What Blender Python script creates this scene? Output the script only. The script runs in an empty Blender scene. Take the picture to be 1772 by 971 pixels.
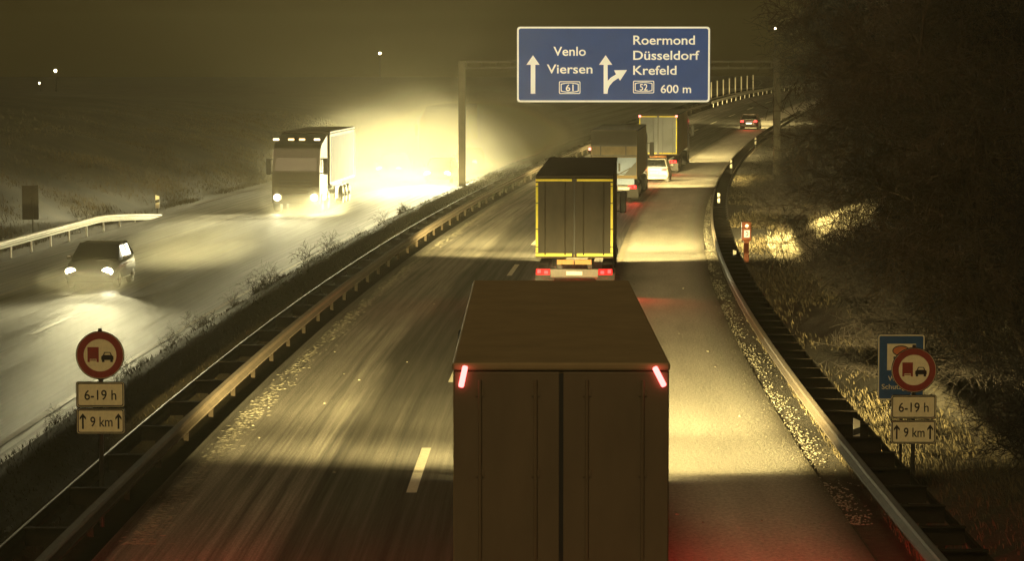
import bpy, bmesh, math, random
import numpy as np
from mathutils import Vector, Matrix, noise as mnoise

random.seed(7)
R = math.radians
S = bpy.context.scene
COL = S.collection

# ------------------------------------------------------------------ camera
CAM_H = 7.2
cam_d = bpy.data.cameras.new("camera")
cam = bpy.data.objects.new("camera", cam_d)
COL.objects.link(cam)
cam_d.sensor_width = 36.0
cam_d.lens = 36.0 * 5000.0 / 1772.0
cam_d.clip_start = 0.5
cam_d.clip_end = 6000
cam.location = (0, 0, CAM_H)
cam.rotation_euler = (R(90) - math.atan((485.5 - 130.0) / 5000.0), 0, 0)
S.camera = cam

# ------------------------------------------------------------------ sky, glow of the town behind the bridge
world = bpy.data.worlds.new("World")
S.world = world
world.use_nodes = True
wn, wl = world.node_tree.nodes, world.node_tree.links
wn.clear()
wo = wn.new("ShaderNodeOutputWorld")
bg = wn.new("ShaderNodeBackground")
sky = wn.new("ShaderNodeTexSky")
sky.sky_type = 'NISHITA'
sky.sun_disc = False
SUN_EL, SUN_AZ = 38.0, 190.0           # dim glow from behind the camera
sky.sun_elevation = R(SUN_EL)
sky.sun_rotation = R(SUN_AZ)
tint = wn.new("ShaderNodeMix")
tint.data_type = 'RGBA'
tint.blend_type = 'MULTIPLY'
tint.inputs[0].default_value = 1.0
tint.inputs[7].default_value = (1.0, 0.66, 0.15, 1)
wl.new(sky.outputs[0], tint.inputs[6])
wl.new(tint.outputs[2], bg.inputs[0])
bg.inputs[1].default_value = 0.0034
wl.new(bg.outputs[0], wo.inputs[0])

sun_d = bpy.data.lights.new("night_glow", 'SUN')
sun = bpy.data.objects.new("night_glow", sun_d)
COL.objects.link(sun)
sun_d.energy = 0.76
sun_d.angle = R(14)
sun_d.color = (1.0, 0.71, 0.34)
sun.rotation_euler = (R(90 - SUN_EL), 0, R(180 - SUN_AZ))

S.view_settings.view_transform = 'Standard'
S.view_settings.look = 'None'
S.view_settings.gamma = 1.0
S.view_settings.exposure = 0.0
S.view_settings.use_curve_mapping = False
cy = S.cycles
cy.max_bounces = 5
cy.diffuse_bounces = 2
cy.glossy_bounces = 2
cy.transmission_bounces = 2
cy.volume_bounces = 1
cy.transparent_max_bounces = 6
cy.caustics_reflective = False
cy.caustics_refractive = False
cy.sample_clamp_indirect = 2.0
cy.sample_clamp_direct = 12.0
cy.use_denoising = True
cy.filter_width = 1.5
try:
    cy.denoiser = 'OPENIMAGEDENOISE'
    cy.denoising_prefilter = 'ACCURATE'
except Exception:
    pass

BEAM = (1.0, 0.78, 0.30)
WHITE_LAMP = (1.0, 0.89, 0.48)

# ------------------------------------------------------------------ road alignment
def XS(Y):                                  # right edge line of the near carriageway
    return 2.39 - 0.021 * Y + 0.000335 * Y * Y

def slope_x(Y):
    return -0.021 + 0.00067 * Y

def ZG(Y):                                  # road surface height
    if Y < 90: return 0.0
    if Y < 330: return 6.5e-5 * (Y - 90) ** 2
    z = 6.5e-5 * 240 ** 2
    g = 2 * 6.5e-5 * 240
    d = min(Y - 330, 100)
    return z + g * d - 0.5 * g / 100 * d * d

def slope_z(Y):
    return (ZG(Y + .5) - ZG(Y - .5))

def sstep(a, b, x):
    t = min(1, max(0, (x - a) / (b - a)))
    return t * t * (3 - 2 * t)

def terrain(u, Y):
    z = ZG(Y)
    n = mnoise.noise((u * .22, Y * .12, 3.1)) * .5 + mnoise.noise((u * .7, Y * .5, 9.1)) * .2
    if u > 3.2:
        z += n * .12 * sstep(3.4, 6, u)
        d = max(0, u - 6.8)
        z += 7.5 * (1 - math.exp(-d * .5 / 7.5)) + n * .9 * sstep(7, 12, u)
    elif u < -24.0:
        z += n * .12
        d = max(0, -25.6 - u)
        k = 1 - .75 * sstep(170, 330, Y)
        z += 6.5 * k * (1 - math.exp(-d * .5 / 6.5)) + n * .8 * k * sstep(26, 31, -u)
    elif -11.6 < u < -8.6:
        z += .58 * sstep(-11.6, -10.9, u) * sstep(9.0, 10.7, -u) + n * .08
    else:
        z -= .05
    return z - .012

# ------------------------------------------------------------------ materials
def new_mat(name):
    m = bpy.data.materials.new(name)
    m.use_nodes = True
    return m, m.node_tree.nodes, m.node_tree.links, m.node_tree.nodes["Principled BSDF"]

def mat(name, col, rough=.6, metal=0.0, var=.25, scale=6.0, bump=0.0, spec=.5, coat=0.0, stretch=None):
    m, n, l, b = new_mat(name)
    tc = n.new("ShaderNodeTexCoord")
    mp = n.new("ShaderNodeMapping")
    if stretch: mp.inputs['Scale'].default_value = stretch
    l.new(tc.outputs['Object'], mp.inputs[0])
    nz = n.new("ShaderNodeTexNoise")
    nz.inputs['Scale'].default_value = scale
    nz.inputs['Detail'].default_value = 6
    nz.inputs['Roughness'].default_value = .65
    l.new(mp.outputs[0], nz.inputs['Vector'])
    mr = n.new("ShaderNodeMapRange")
    mr.inputs[1].default_value = .3; mr.inputs[2].default_value = .7
    mr.inputs[3].default_value = 1 - var; mr.inputs[4].default_value = 1 + var
    l.new(nz.outputs[0], mr.inputs[0])
    mx = n.new("ShaderNodeMix"); mx.data_type = 'RGBA'; mx.blend_type = 'MULTIPLY'
    mx.inputs[0].default_value = 1
    mx.inputs[6].default_value = (*col, 1)
    cmb = n.new("ShaderNodeCombineColor")
    for i in range(3): l.new(mr.outputs[0], cmb.inputs[i])
    l.new(cmb.outputs[0], mx.inputs[7])
    l.new(mx.outputs[2], b.inputs['Base Color'])
    b.inputs['Roughness'].default_value = rough
    b.inputs['Metallic'].default_value = metal
    b.inputs['Specular IOR Level'].default_value = spec
    b.inputs['Coat Weight'].default_value = coat
    if bump:
        bp = n.new("ShaderNodeBump"); bp.inputs['Strength'].default_value = bump
        bp.inputs['Distance'].default_value = .02
        l.new(nz.outputs[0], bp.inputs['Height'])
        l.new(bp.outputs[0], b.inputs['Normal'])
    return m

def lamp_mat(name, col, strength):
    m, n, l, b = new_mat(name)
    b.inputs['Base Color'].default_value = (.4, .38, .35, 1) if col[1] > .5 else (.18, .008, .008, 1)
    b.inputs['Roughness'].default_value = .2 if col[1] > .5 else .7
    b.inputs['Specular IOR Level'].default_value = .5 if col[1] > .5 else .05
    b.inputs['Emission Color'].default_value = (*col, 1)
    b.inputs['Emission Strength'].default_value = strength
    return m

def glow_mat(name, col, strength, albedo=None):     # panel with emission added to its face
    m, n, l, b = new_mat(name)
    b.inputs['Base Color'].default_value = (*(albedo or col), 1)
    b.inputs['Roughness'].default_value = .6
    tc = n.new("ShaderNodeTexCoord")
    nz = n.new("ShaderNodeTexNoise"); nz.inputs['Scale'].default_value = .9; nz.inputs['Detail'].default_value = 5
    l.new(tc.outputs['Object'], nz.inputs['Vector'])
    mr = n.new("ShaderNodeMapRange"); mr.inputs[3].default_value = strength * .75; mr.inputs[4].default_value = strength * 1.25
    l.new(nz.outputs[0], mr.inputs[0])
    b.inputs['Emission Color'].default_value = (*col, 1)
    l.new(mr.outputs[0], b.inputs['Emission Strength'])
    return m

def road_mat(name, u0, u1, stops):
    """UV.x = metres from the edge line, UV.y = metres along the road. stops: (u, albedo, roughness)"""
    m, n, l, b = new_mat(name)
    uv = n.new("ShaderNodeUVMap"); uv.uv_map = "road"
    sep = n.new("ShaderNodeSeparateXYZ"); l.new(uv.outputs[0], sep.inputs[0])
    wob = n.new("ShaderNodeTexNoise"); wob.inputs['Scale'].default_value = .09; wob.inputs['Detail'].default_value = 3
    l.new(uv.outputs[0], wob.inputs['Vector'])
    wa = n.new("ShaderNodeMath"); wa.operation = 'MULTIPLY_ADD'
    l.new(wob.outputs[0], wa.inputs[0]); wa.inputs[1].default_value = 1.0
    l.new(sep.outputs[0], wa.inputs[2])
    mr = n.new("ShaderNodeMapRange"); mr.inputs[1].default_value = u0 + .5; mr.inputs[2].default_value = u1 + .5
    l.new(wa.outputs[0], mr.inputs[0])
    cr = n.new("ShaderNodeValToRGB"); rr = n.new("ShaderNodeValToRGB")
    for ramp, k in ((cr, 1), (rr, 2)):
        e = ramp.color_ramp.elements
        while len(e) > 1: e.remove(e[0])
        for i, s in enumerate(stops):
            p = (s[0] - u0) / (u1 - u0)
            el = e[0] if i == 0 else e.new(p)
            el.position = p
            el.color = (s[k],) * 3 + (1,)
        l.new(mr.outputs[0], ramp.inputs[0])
    def nz(su, sv, sc, det, rough=.6):
        mp = n.new("ShaderNodeMapping"); mp.inputs['Scale'].default_value = (su, sv, 1)
        l.new(uv.outputs[0], mp.inputs[0])
        t = n.new("ShaderNodeTexNoise"); t.inputs['Scale'].default_value = sc; t.inputs['Detail'].default_value = det
        t.inputs['Roughness'].default_value = rough
        l.new(mp.outputs[0], t.inputs['Vector'])
        return t
    streak = nz(3.2, .03, 1.5, 7, .72)
    fine = nz(1, .55, 22, 5, .7)
    patch = nz(1, .4, .35, 4)
    chips = nz(1, .5, 9, 2)
    def mrange(t, a, b_, c, d):
        q = n.new("ShaderNodeMapRange"); q.inputs[1].default_value = a; q.inputs[2].default_value = b_
        q.inputs[3].default_value = c; q.inputs[4].default_value = d
        l.new(t.outputs[0], q.inputs[0]); return q
    def mul(a, b_):
        q = n.new("ShaderNodeMath"); q.operation = 'MULTIPLY'
        l.new(a.outputs[0], q.inputs[0]); l.new(b_.outputs[0], q.inputs[1]); return q
    v = mul(mrange(streak, .36, .66, .35, 1.9), mrange(fine, .3, .7, .55, 1.45))
    v = mul(v, mrange(patch, .3, .7, .75, 1.25))
    v = mul(v, cr)
    fl = mrange(chips, .70, .76, 0, .10)
    ad = n.new("ShaderNodeMath"); ad.operation = 'ADD'
    l.new(v.outputs[0], ad.inputs[0]); l.new(fl.outputs[0], ad.inputs[1])
    cm = n.new("ShaderNodeCombineColor")
    for i, k in enumerate((1.0, .93, .80)):
        q = n.new("ShaderNodeMath"); q.operation = 'MULTIPLY'; q.inputs[1].default_value = k
        l.new(ad.outputs[0], q.inputs[0]); l.new(q.outputs[0], cm.inputs[i])
    l.new(cm.outputs[0], b.inputs['Base Color'])
    r2 = mul(rr, mrange(streak, .3, .7, 1.25, .75))
    l.new(r2.outputs[0], b.inputs['Roughness'])
    b.inputs['Specular IOR Level'].default_value = .5
    bp = n.new("ShaderNodeBump"); bp.inputs['Strength'].default_value = .55; bp.inputs['Distance'].default_value = .025
    l.new(fine.outputs[0], bp.inputs['Height'])
    l.new(bp.outputs[0], b.inputs['Normal'])
    return m

M = {}
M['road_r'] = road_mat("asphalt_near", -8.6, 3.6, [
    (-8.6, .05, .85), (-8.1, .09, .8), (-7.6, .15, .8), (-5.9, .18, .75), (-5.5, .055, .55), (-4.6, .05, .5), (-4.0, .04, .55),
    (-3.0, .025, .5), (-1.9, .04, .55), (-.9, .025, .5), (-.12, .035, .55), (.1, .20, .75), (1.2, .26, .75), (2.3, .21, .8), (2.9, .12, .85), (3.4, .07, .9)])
M['road_l'] = road_mat("asphalt_oncoming", -24.0, -11.2, [
    (-24, .05, .8), (-23, .07, .6), (-20.3, .065, .55), (-19.2, .03, .4), (-17.8, .06, .5), (-16.8, .03, .38), (-15.6, .05, .48),
    (-14.8, .03, .38), (-13.6, .045, .46), (-12.4, .05, .55), (-11.4, .05, .8)])

def shoulder_mat():
    m, n, l, b = new_mat("frosty_shoulder")
    uv = n.new("ShaderNodeUVMap"); uv.uv_map = "road"
    def nz(st, sc, det, rough):
        mp = n.new("ShaderNodeMapping"); mp.inputs['Scale'].default_value = st
        l.new(uv.outputs[0], mp.inputs[0])
        t = n.new("ShaderNodeTexNoise"); t.inputs['Scale'].default_value = sc; t.inputs['Detail'].default_value = det
        t.inputs['Roughness'].default_value = rough; l.new(mp.outputs[0], t.inputs['Vector']); return t
    fine = nz((1, .5, 1), 14, 5, .75); big = nz((1, .15, 1), .8, 4, .6)
    sep = n.new("ShaderNodeSeparateXYZ"); l.new(uv.outputs[0], sep.inputs[0])
    wv = n.new("ShaderNodeMath"); wv.operation = 'MULTIPLY_ADD'; l.new(big.outputs[0], wv.inputs[0]); wv.inputs[1].default_value = .5; l.new(sep.outputs[0], wv.inputs[2])
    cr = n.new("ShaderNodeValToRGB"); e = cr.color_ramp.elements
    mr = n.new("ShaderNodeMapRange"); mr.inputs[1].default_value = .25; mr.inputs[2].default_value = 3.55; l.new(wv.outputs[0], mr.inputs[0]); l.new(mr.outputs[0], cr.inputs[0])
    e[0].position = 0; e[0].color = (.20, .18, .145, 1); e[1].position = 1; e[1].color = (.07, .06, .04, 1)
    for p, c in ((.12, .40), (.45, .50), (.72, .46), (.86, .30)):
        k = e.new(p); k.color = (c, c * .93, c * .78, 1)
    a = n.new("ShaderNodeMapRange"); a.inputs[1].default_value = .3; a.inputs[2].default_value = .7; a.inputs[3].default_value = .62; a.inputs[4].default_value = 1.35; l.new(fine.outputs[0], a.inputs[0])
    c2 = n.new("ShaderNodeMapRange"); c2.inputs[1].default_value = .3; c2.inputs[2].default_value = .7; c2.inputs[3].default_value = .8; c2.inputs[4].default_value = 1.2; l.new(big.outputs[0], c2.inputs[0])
    mu = n.new("ShaderNodeMath"); mu.operation = 'MULTIPLY'; l.new(a.outputs[0], mu.inputs[0]); l.new(c2.outputs[0], mu.inputs[1])
    vm = n.new("ShaderNodeVectorMath"); vm.operation = 'SCALE'; l.new(cr.outputs[0], vm.inputs[0]); l.new(mu.outputs[0], vm.inputs['Scale'])
    l.new(vm.outputs[0], b.inputs['Base Color'])
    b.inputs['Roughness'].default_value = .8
    bp = n.new("ShaderNodeBump"); bp.inputs['Strength'].default_value = .7; bp.inputs['Distance'].default_value = .03
    l.new(fine.outputs[0], bp.inputs['Height']); l.new(bp.outputs[0], b.inputs['Normal'])
    return m
M['shoulder'] = shoulder_mat()

def ground_mat():
    m, n, l, b = new_mat("verge_soil")
    tc = n.new("ShaderNodeTexCoord")
    def nz(sc, det, rough, st=(1, 1, 1)):
        mp = n.new("ShaderNodeMapping"); mp.inputs['Scale'].default_value = st
        l.new(tc.outputs['Object'], mp.inputs[0])
        t = n.new("ShaderNodeTexNoise"); t.inputs['Scale'].default_value = sc; t.inputs['Detail'].default_value = det
        t.inputs['Roughness'].default_value = rough; l.new(mp.outputs[0], t.inputs['Vector']); return t
    a = nz(.45, 8, .7, (1, .5, 1)); c = nz(5, 8, .75)
    r1 = n.new("ShaderNodeValToRGB")
    r1.color_ramp.elements[0].position = .36; r1.color_ramp.elements[0].color = (.018, .013, .007, 1)
    r1.color_ramp.elements[1].position = .72; r1.color_ramp.elements[1].color = (.12, .095, .045, 1)
    e = r1.color_ramp.elements.new(.52); e.color = (.035, .026, .012, 1)
    mx = n.new("ShaderNodeMix"); mx.data_type = 'FLOAT'; mx.inputs[0].default_value = .5
    l.new(a.outputs[0], mx.inputs[2]); l.new(c.outputs[0], mx.inputs[3])
    l.new(mx.outputs[0], r1.inputs[0])
    l.new(r1.outputs[0], b.inputs['Base Color'])
    b.inputs['Roughness'].default_value = .95
    bp = n.new("ShaderNodeBump"); bp.inputs['Strength'].default_value = .9; bp.inputs['Distance'].default_value = .12
    l.new(c.outputs[0], bp.inputs['Height']); l.new(bp.outputs[0], b.inputs['Normal'])
    return m
M['ground'] = ground_mat()
M['hill'] = mat('dark_hillside_soil', (.022, .017, .008), .95, var=.7, scale=.35, bump=.5)
M['median'] = mat("median_soil", (.007, .0055, .003), .95, var=.5, scale=4, bump=.6, spec=.03)
M['paint'] = mat("road_paint", (.72, .68, .55), .6, var=.2, scale=9)
M['worn_paint'] = mat("worn_paint", (.16, .14, .10), .6, var=.5, scale=3)
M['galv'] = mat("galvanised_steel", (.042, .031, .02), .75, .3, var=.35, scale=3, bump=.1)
M['galv_bright'] = mat("bright_steel", (.75, .72, .62), .45, .3, var=.12, scale=3)  # bright colour carries the headlight that falls on the far rail
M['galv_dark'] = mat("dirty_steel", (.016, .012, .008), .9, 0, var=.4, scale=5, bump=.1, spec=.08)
M['gantry'] = mat("gantry_steel", (.07, .062, .042), .55, .4, var=.25, scale=2)
M['dark'] = mat("dark_metal", (.018, .015, .012), .6, .2, var=.3)
M['black'] = mat("black_paint", (.010, .010, .010), .5, var=.2)
M['rubber'] = mat("tyre_rubber", (.015, .014, .013), .8, var=.3, scale=20)
M['rim'] = mat("rim_metal", (.30, .29, .26), .4, .7, var=.2)
M['glass'] = mat("window_glass", (.01, .011, .012), .22, 0, var=.1, spec=.25)
M['tape'] = mat("yellow_contour_tape", (.95, .84, .03), .45, var=.08, scale=12)
M['tarp_brown'] = mat("grimy_brown_tarpaulin", (.28, .205, .10), .8, var=.15, scale=1.3, bump=.15)
M['door_brown'] = mat("grimy_brown_doors", (.135, .10, .055), .7, var=.16, scale=1.1, bump=.05, stretch=(1.5, 1.5, .5))
M['roof_dark'] = mat("dark_roof_tarpaulin", (.035, .025, .014), .8, var=.35, scale=1.5, bump=.15)
M['door_grey'] = mat("dirty_grey_doors", (.045, .037, .023), .65, var=.4, scale=1.6, bump=.08, stretch=(1.2, 1.2, .6))
M['door_blue'] = mat("grey_blue_doors", (.15, .17, .19), .6, var=.2, scale=1.6, stretch=(1, 1, .5))
M['pale_blue'] = mat("pale_blue_paint", (.22, .31, .48), .5, var=.15, scale=3)
M['frame_tan'] = mat("tan_frame_panel", (.17, .13, .065), .6, var=.3, scale=3)
M['bumper_white'] = mat("pale_bumper", (.085, .072, .052), .5, var=.3, scale=7, stretch=(4, 1, 1))
M['plate'] = mat("number_plate", (.75, .74, .68), .4, var=.08)
M['board_orange'] = mat("orange_marking_board", (.62, .24, .035), .5, var=.12, scale=8)
M['cab_olive'] = mat("olive_cab_paint", (.022, .02, .012), .35, var=.2, coat=.3)
M['cab_white'] = mat("pale_cab_paint", (.45, .43, .38), .35, var=.15, coat=.3)
M['side_grey'] = mat("grey_side_tarpaulin", (.06, .056, .042), .95, var=.2, scale=1.5, spec=.02)
M['car_dark'] = mat("dark_car_paint", (.02, .02, .022), .25, .2, var=.15, coat=.6)
M['car_silver'] = mat("silver_car_paint", (.55, .52, .44), .3, .4, var=.1, coat=.6)
M['car_red'] = mat("dark_red_car_paint", (.05, .012, .010), .3, .2, var=.1, coat=.6)
M['car_grey'] = mat("grey_car_paint", (.12, .12, .12), .3, .3, var=.1, coat=.6)
M['soot'] = mat('sooty_tarpaulin', (.014, .010, .006), .85, var=.3, scale=2)
M['flap'] = mat("mud_flap_rubber", (.02, .018, .015), .8, var=.3)
M['red_lens'] = lamp_mat("lit_red_lens", (1.0, .13, .09), 7.0)
M['red_hot'] = lamp_mat("bright_red_lens", (1.0, .045, .04), 5.0)
M['red_halo'] = lamp_mat("glowing_red_housing", (1.0, .02, .02), 1.3)  # housing glows as a painted halo round the lenses
M['red_bar'] = lamp_mat("glowing_red_bar", (1.0, .14, .13), 6.0)
M['red_small'] = lamp_mat("small_red_lens", (1.0, .22, .18), 5.0)
M['head'] = lamp_mat("lit_headlight_lens", (1.0, .90, .62), 90.0)
M['dim_head'] = lamp_mat("dim_headlight_lens", (1.0, .90, .62), 6.0)
M['amber'] = lamp_mat("amber_marker_lens", (1.0, .62, .25), 3.5)
M['glow_panel'] = lamp_mat("glowing_panel", (1.0, .93, .70), 2.6)  # emission for painted window reflections and a number plate
M['dot'] = lamp_mat("distant_lamp_bulb", (1.0, .85, .55), 25.0)
M['sos_lamp'] = lamp_mat("orange_phone_lamp", (1.0, .55, .22), 5.0)
M['sos_plate'] = glow_mat("lit_phone_plate", (.9, .85, .65), .55)
M['sos'] = mat("orange_phone_paint", (.36, .085, .02), .5, var=.2)
M['sign_blue'] = glow_mat("glowing_blue", (.004, .046, .17), .62, (.005, .03, .09))  # emission added so the overhead sign face shows bright
M['sign_white'] = glow_mat("glowing_white", (.86, .76, .50), .82, (.4, .38, .3))
M['plate_cream'] = mat("cream_sign_face", (.88, .80, .50), .5, var=.10, scale=14)
M['sign_red'] = mat("red_sign_ring", (.26, .035, .022), .5, var=.15, scale=14)
M['sign_black'] = mat("black_sign_print", (.012, .011, .010), .5, var=.1)
M['tour_blue'] = mat("blue_sign_face", (.022, .085, .21), .5, var=.15, scale=10)
M['tour_orange'] = mat("orange_sign_print", (.62, .20, .07), .5, var=.12)
M['sign_back'] = mat("grey_sign_back", (.035, .03, .022), .6, .3, var=.2)
M['bark'] = mat("wet_bark", (.030, .020, .011), .9, var=.4, scale=5, bump=.3)
M['twig'] = mat("winter_twigs", (.009, .0055, .003), .9, var=.5, scale=2)
M['lit_twig'] = mat('painted_lit_twigs', (.06, .040, .02), .85, var=.5, scale=2)  # lighter copy of the twig colour, standing in for light on twigs
M['scrub'] = mat("dark_scrub", (.010, .007, .004), .9, var=.5, scale=2, spec=.03)
M['grass'] = mat("withered_grass", (.058, .045, .02), .9, var=.6, scale=.9)
M['grass_hill'] = mat('dull_hillside_grass', (.055, .042, .019), .9, var=.7, scale=.5)
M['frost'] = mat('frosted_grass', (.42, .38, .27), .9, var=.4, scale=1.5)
M['grass_dark'] = mat("dark_grass", (.010, .0075, .0035), .9, var=.5, scale=.9, spec=.03)
M['snow'] = mat("dirty_slush", (.19, .175, .13), .8, var=.3, scale=6, bump=.2)
M['delineator'] = mat("delineator_white", (.62, .58, .46), .5, var=.1)

# ------------------------------------------------------------------ object helpers
def tag(o, label=None, cat=None, group=None, kind=None):
    if label: o['label'] = label
    if cat: o['category'] = cat
    if group: o['group'] = group
    if kind: o['kind'] = kind
    return o

def empty(name, loc=(0, 0, 0), rot=(0, 0, 0)):
    o = bpy.data.objects.new(name, None)
    COL.objects.link(o)
    o.location = loc
    o.rotation_euler = rot
    o.empty_display_size = .2
    return o

def link_mesh(name, me, parent=None, loc=None, rot=None):
    o = bpy.data.objects.new(name, me)
    COL.objects.link(o)
    if parent is not None: o.parent = parent
    if loc is not None: o.location = loc
    if rot is not None: o.rotation_euler = rot
    return o

def build(name, bm, m, parent=None, loc=None, rot=None, smooth=False):
    me = bpy.data.meshes.new(name)
    bmesh.ops.recalc_face_normals(bm, faces=bm.faces[:])
    bm.to_mesh(me)
    bm.free()
    for q in (m if isinstance(m, (list, tuple)) else [m]): me.materials.append(q)
    if smooth:
        for p in me.polygons: p.use_smooth = True
    return link_mesh(name, me, parent, loc, rot)

def raw(name, verts, faces, m, parent=None, smooth=False):
    me = bpy.data.meshes.new(name)
    me.from_pydata(verts, [], faces)
    for q in (m if isinstance(m, (list, tuple)) else [m]): me.materials.append(q)
    if smooth:
        for p in me.polygons: p.use_smooth = True
    me.update()
    return link_mesh(name, me, parent)

def bx(bm, c, s, bev=0.0, rot=None, mi=0):
    mtx = Matrix.Translation(c) @ (rot.to_4x4() if rot is not None else Matrix()) @ Matrix.Diagonal((*s, 1))
    r = bmesh.ops.create_cube(bm, size=1, matrix=mtx)
    vs = r['verts']
    fs = {f for v in vs for f in v.link_faces}
    for f in fs: f.material_index = mi
    if bev:
        es = list({e for v in vs for e in v.link_edges})
        bmesh.ops.bevel(bm, geom=es, offset=bev, segments=2, profile=.5, affect='EDGES')

def cyl(bm, p0, p1, r0, r1=None, seg=12, mi=0):
    p0, p1 = Vector(p0), Vector(p1)
    d = p1 - p0
    q = Vector((0, 0, 1)).rotation_difference(d.normalized()).to_matrix().to_4x4()
    mtx = Matrix.Translation((p0 + p1) / 2) @ q
    r = bmesh.ops.create_cone(bm, cap_ends=True, segments=seg, radius1=r0, radius2=r0 if r1 is None else r1, depth=d.length, matrix=mtx)
    for f in {f for v in r['verts'] for f in v.link_faces}: f.material_index = mi

def poly(bm, pts, y0, y1, mi=0):
    """outline in x,z extruded from y0 to y1"""
    a = [bm.verts.new((p[0], y0, p[1])) for p in pts]
    b = [bm.verts.new((p[0], y1, p[1])) for p in pts]
    fs = [bm.faces.new(a), bm.faces.new(b[::-1])]
    for i in range(len(pts)):
        j = (i + 1) % len(pts)
        fs.append(bm.faces.new((a[j], a[i], b[i], b[j])))
    for f in fs: f.material_index = mi

def rrect(w, h, r, n=5):
    out = []
    for cx, cz, a0 in ((w/2-r, h/2-r, 0), (-w/2+r, h/2-r, 90), (-w/2+r, -h/2+r, 180), (w/2-r, -h/2+r, 270)):
        for i in range(n + 1):
            a = R(a0 + 90 * i / n)
            out.append((cx + r * math.cos(a), cz + r * math.sin(a)))
    return out

def circle(r, n=48, cx=0, cz=0):
    return [(cx + r * math.cos(2*math.pi*i/n), cz + r * math.sin(2*math.pi*i/n)) for i in range(n)]

def ring(bm, outer, inner, y0, y1):
    n = len(outer)
    vs = [[bm.verts.new((p[0], y, p[1])) for p in pts] for pts, y in ((outer, y0), (inner, y0), (outer, y1), (inner, y1))]
    for i in range(n):
        j = (i + 1) % n
        bm.faces.new((vs[0][i], vs[0][j], vs[1][j], vs[1][i]))
        bm.faces.new((vs[2][i], vs[3][i], vs[3][j], vs[2][j]))
        bm.faces.new((vs[0][i], vs[2][i], vs[2][j], vs[0][j]))
        bm.faces.new((vs[1][i], vs[1][j], vs[3][j], vs[3][i]))

def lettering(name, text, x0, x1, zb, cap, y, m, parent, weight=.0, depth=.01):
    """text fitted between x0 and x1, baseline zb, capital height cap; faces -Y"""
    cu = bpy.data.curves.new("lettering", 'FONT')
    cu.body = text
    cu.size = 1.0
    cu.extrude = depth / 2
    cu.offset = weight
    cu.resolution_u = 4
    tmp = bpy.data.objects.new("lettering_curve", cu)
    COL.objects.link(tmp)
    bpy.context.view_layer.update()
    me = bpy.data.meshes.new_from_object(tmp.evaluated_get(bpy.context.evaluated_depsgraph_get()))
    bpy.data.objects.remove(tmp)
    xs = [v.co.x for v in me.vertices]
    mn, mx_ = min(xs), max(xs)
    CAPH = .729
    sx = (x1 - x0) / (mx_ - mn)
    sz = cap / CAPH
    for v in me.vertices:
        X, Z, D = v.co.x, v.co.y, v.co.z
        v.co = (x0 + (X - mn) * sx, y - D, zb + Z * sz)
    me.materials.clear()
    me.materials.append(m)
    return link_mesh(name, me, parent)

def spot(parent, loc, yaw, pitch, power, angle, blend, color, radius=.06, name="lamp_beam", flat=1.0):
    """beam along local +Y, pitched by pitch degrees"""
    d = bpy.data.lights.new(name, 'SPOT')
    d.energy = power
    d.spot_size = R(angle)
    d.spot_blend = blend
    d.color = color
    d.shadow_soft_size = radius
    o = bpy.data.objects.new(name, d)
    COL.objects.link(o)
    o.parent = parent
    o.location = loc
    o.rotation_euler = (R(90 + pitch), 0, R(yaw))
    o.scale = (1, flat, 1)
    return o

def copy_tree(o, parent=None):
    c = o.copy()
    COL.objects.link(c)
    c.parent = parent
    for ch in list(o.children): copy_tree(ch, c)
    return c

# ------------------------------------------------------------------ terrain and carriageways
us = [-160, -110, -80, -60, -50, -44, -40, -37, -35, -33, -31.5, -30, -28.8, -27.7, -26.8, -26, -25.4, -24.8, -24.2, -23.7, -20, -16, -12.2, -11.7,
      -11.3, -10.9, -10.4, -9.9, -9.4, -9.0, -8.6, -8.2, -6, -2, 1, 2.9, 3.3, 3.8, 4.4, 5, 5.6, 6.2, 6.8, 7.4, 8, 8.7, 9.4, 10.2, 11, 12, 13, 14.5, 16, 18, 20, 23, 27, 32, 40, 55, 80, 130, 200]
ys = list(np.arange(-40, 130, 2.0)) + list(np.arange(130, 260, 3.0)) + list(np.arange(260, 500, 8.0)) + [520, 560, 620, 720, 900, 1300, 2000, 3000]
def XSF(Y):                                        # alignment straightens far away
    return XS(Y) if Y < 420 else XS(420) + slope_x(420) * (Y - 420)
V, F, FM = [], [], []
for Y in ys:
    for u in us: V.append((XSF(Y) + u, Y, terrain(u, Y)))
nu = len(us)
for j in range(len(ys) - 1):
    for i in range(nu - 1):
        a = j * nu + i
        F.append((a, a + 1, a + nu + 1, a + nu))
        FM.append(1 if -11.8 < (us[i] + us[i+1]) / 2 < -8.3 else (2 if us[i+1] < -24.5 else 0))
g = raw("ground", V, F, [M['ground'], M['median'], M['hill']], smooth=True)
for p, k in zip(g.data.polygons, FM): p.material_index = k
tag(g, kind='structure')

def strip(name, u0, u1, Y0, Y1, dz, m, nu_=8, step=3.0):
    n = max(1, int(round((Y1 - Y0) / step)))
    V, F, UV = [], [], []
    for j in range(n + 1):
        Y = Y0 + (Y1 - Y0) * j / n
        for i in range(nu_ + 1):
            u = u0 + (u1 - u0) * i / nu_
            V.append((XSF(Y) + u, Y, ZG(Y) + dz)); UV.append((u, Y))
    for j in range(n):
        for i in range(nu_):
            a = j * (nu_ + 1) + i
            F.append((a, a + 1, a + nu_ + 2, a + nu_ + 1))
    o = raw(name, V, F, m, smooth=True)
    uvl = o.data.uv_layers.new(name="road")
    for lp in o.data.loops: uvl.data[lp.index].uv = UV[lp.vertex_index]
    return tag(o, kind='structure')
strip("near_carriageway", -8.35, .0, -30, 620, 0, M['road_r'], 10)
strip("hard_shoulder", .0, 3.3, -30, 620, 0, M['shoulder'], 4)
strip("oncoming_carriageway", -23.9, -11.55, -30, 620, 0, M['road_l'], 12)

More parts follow.
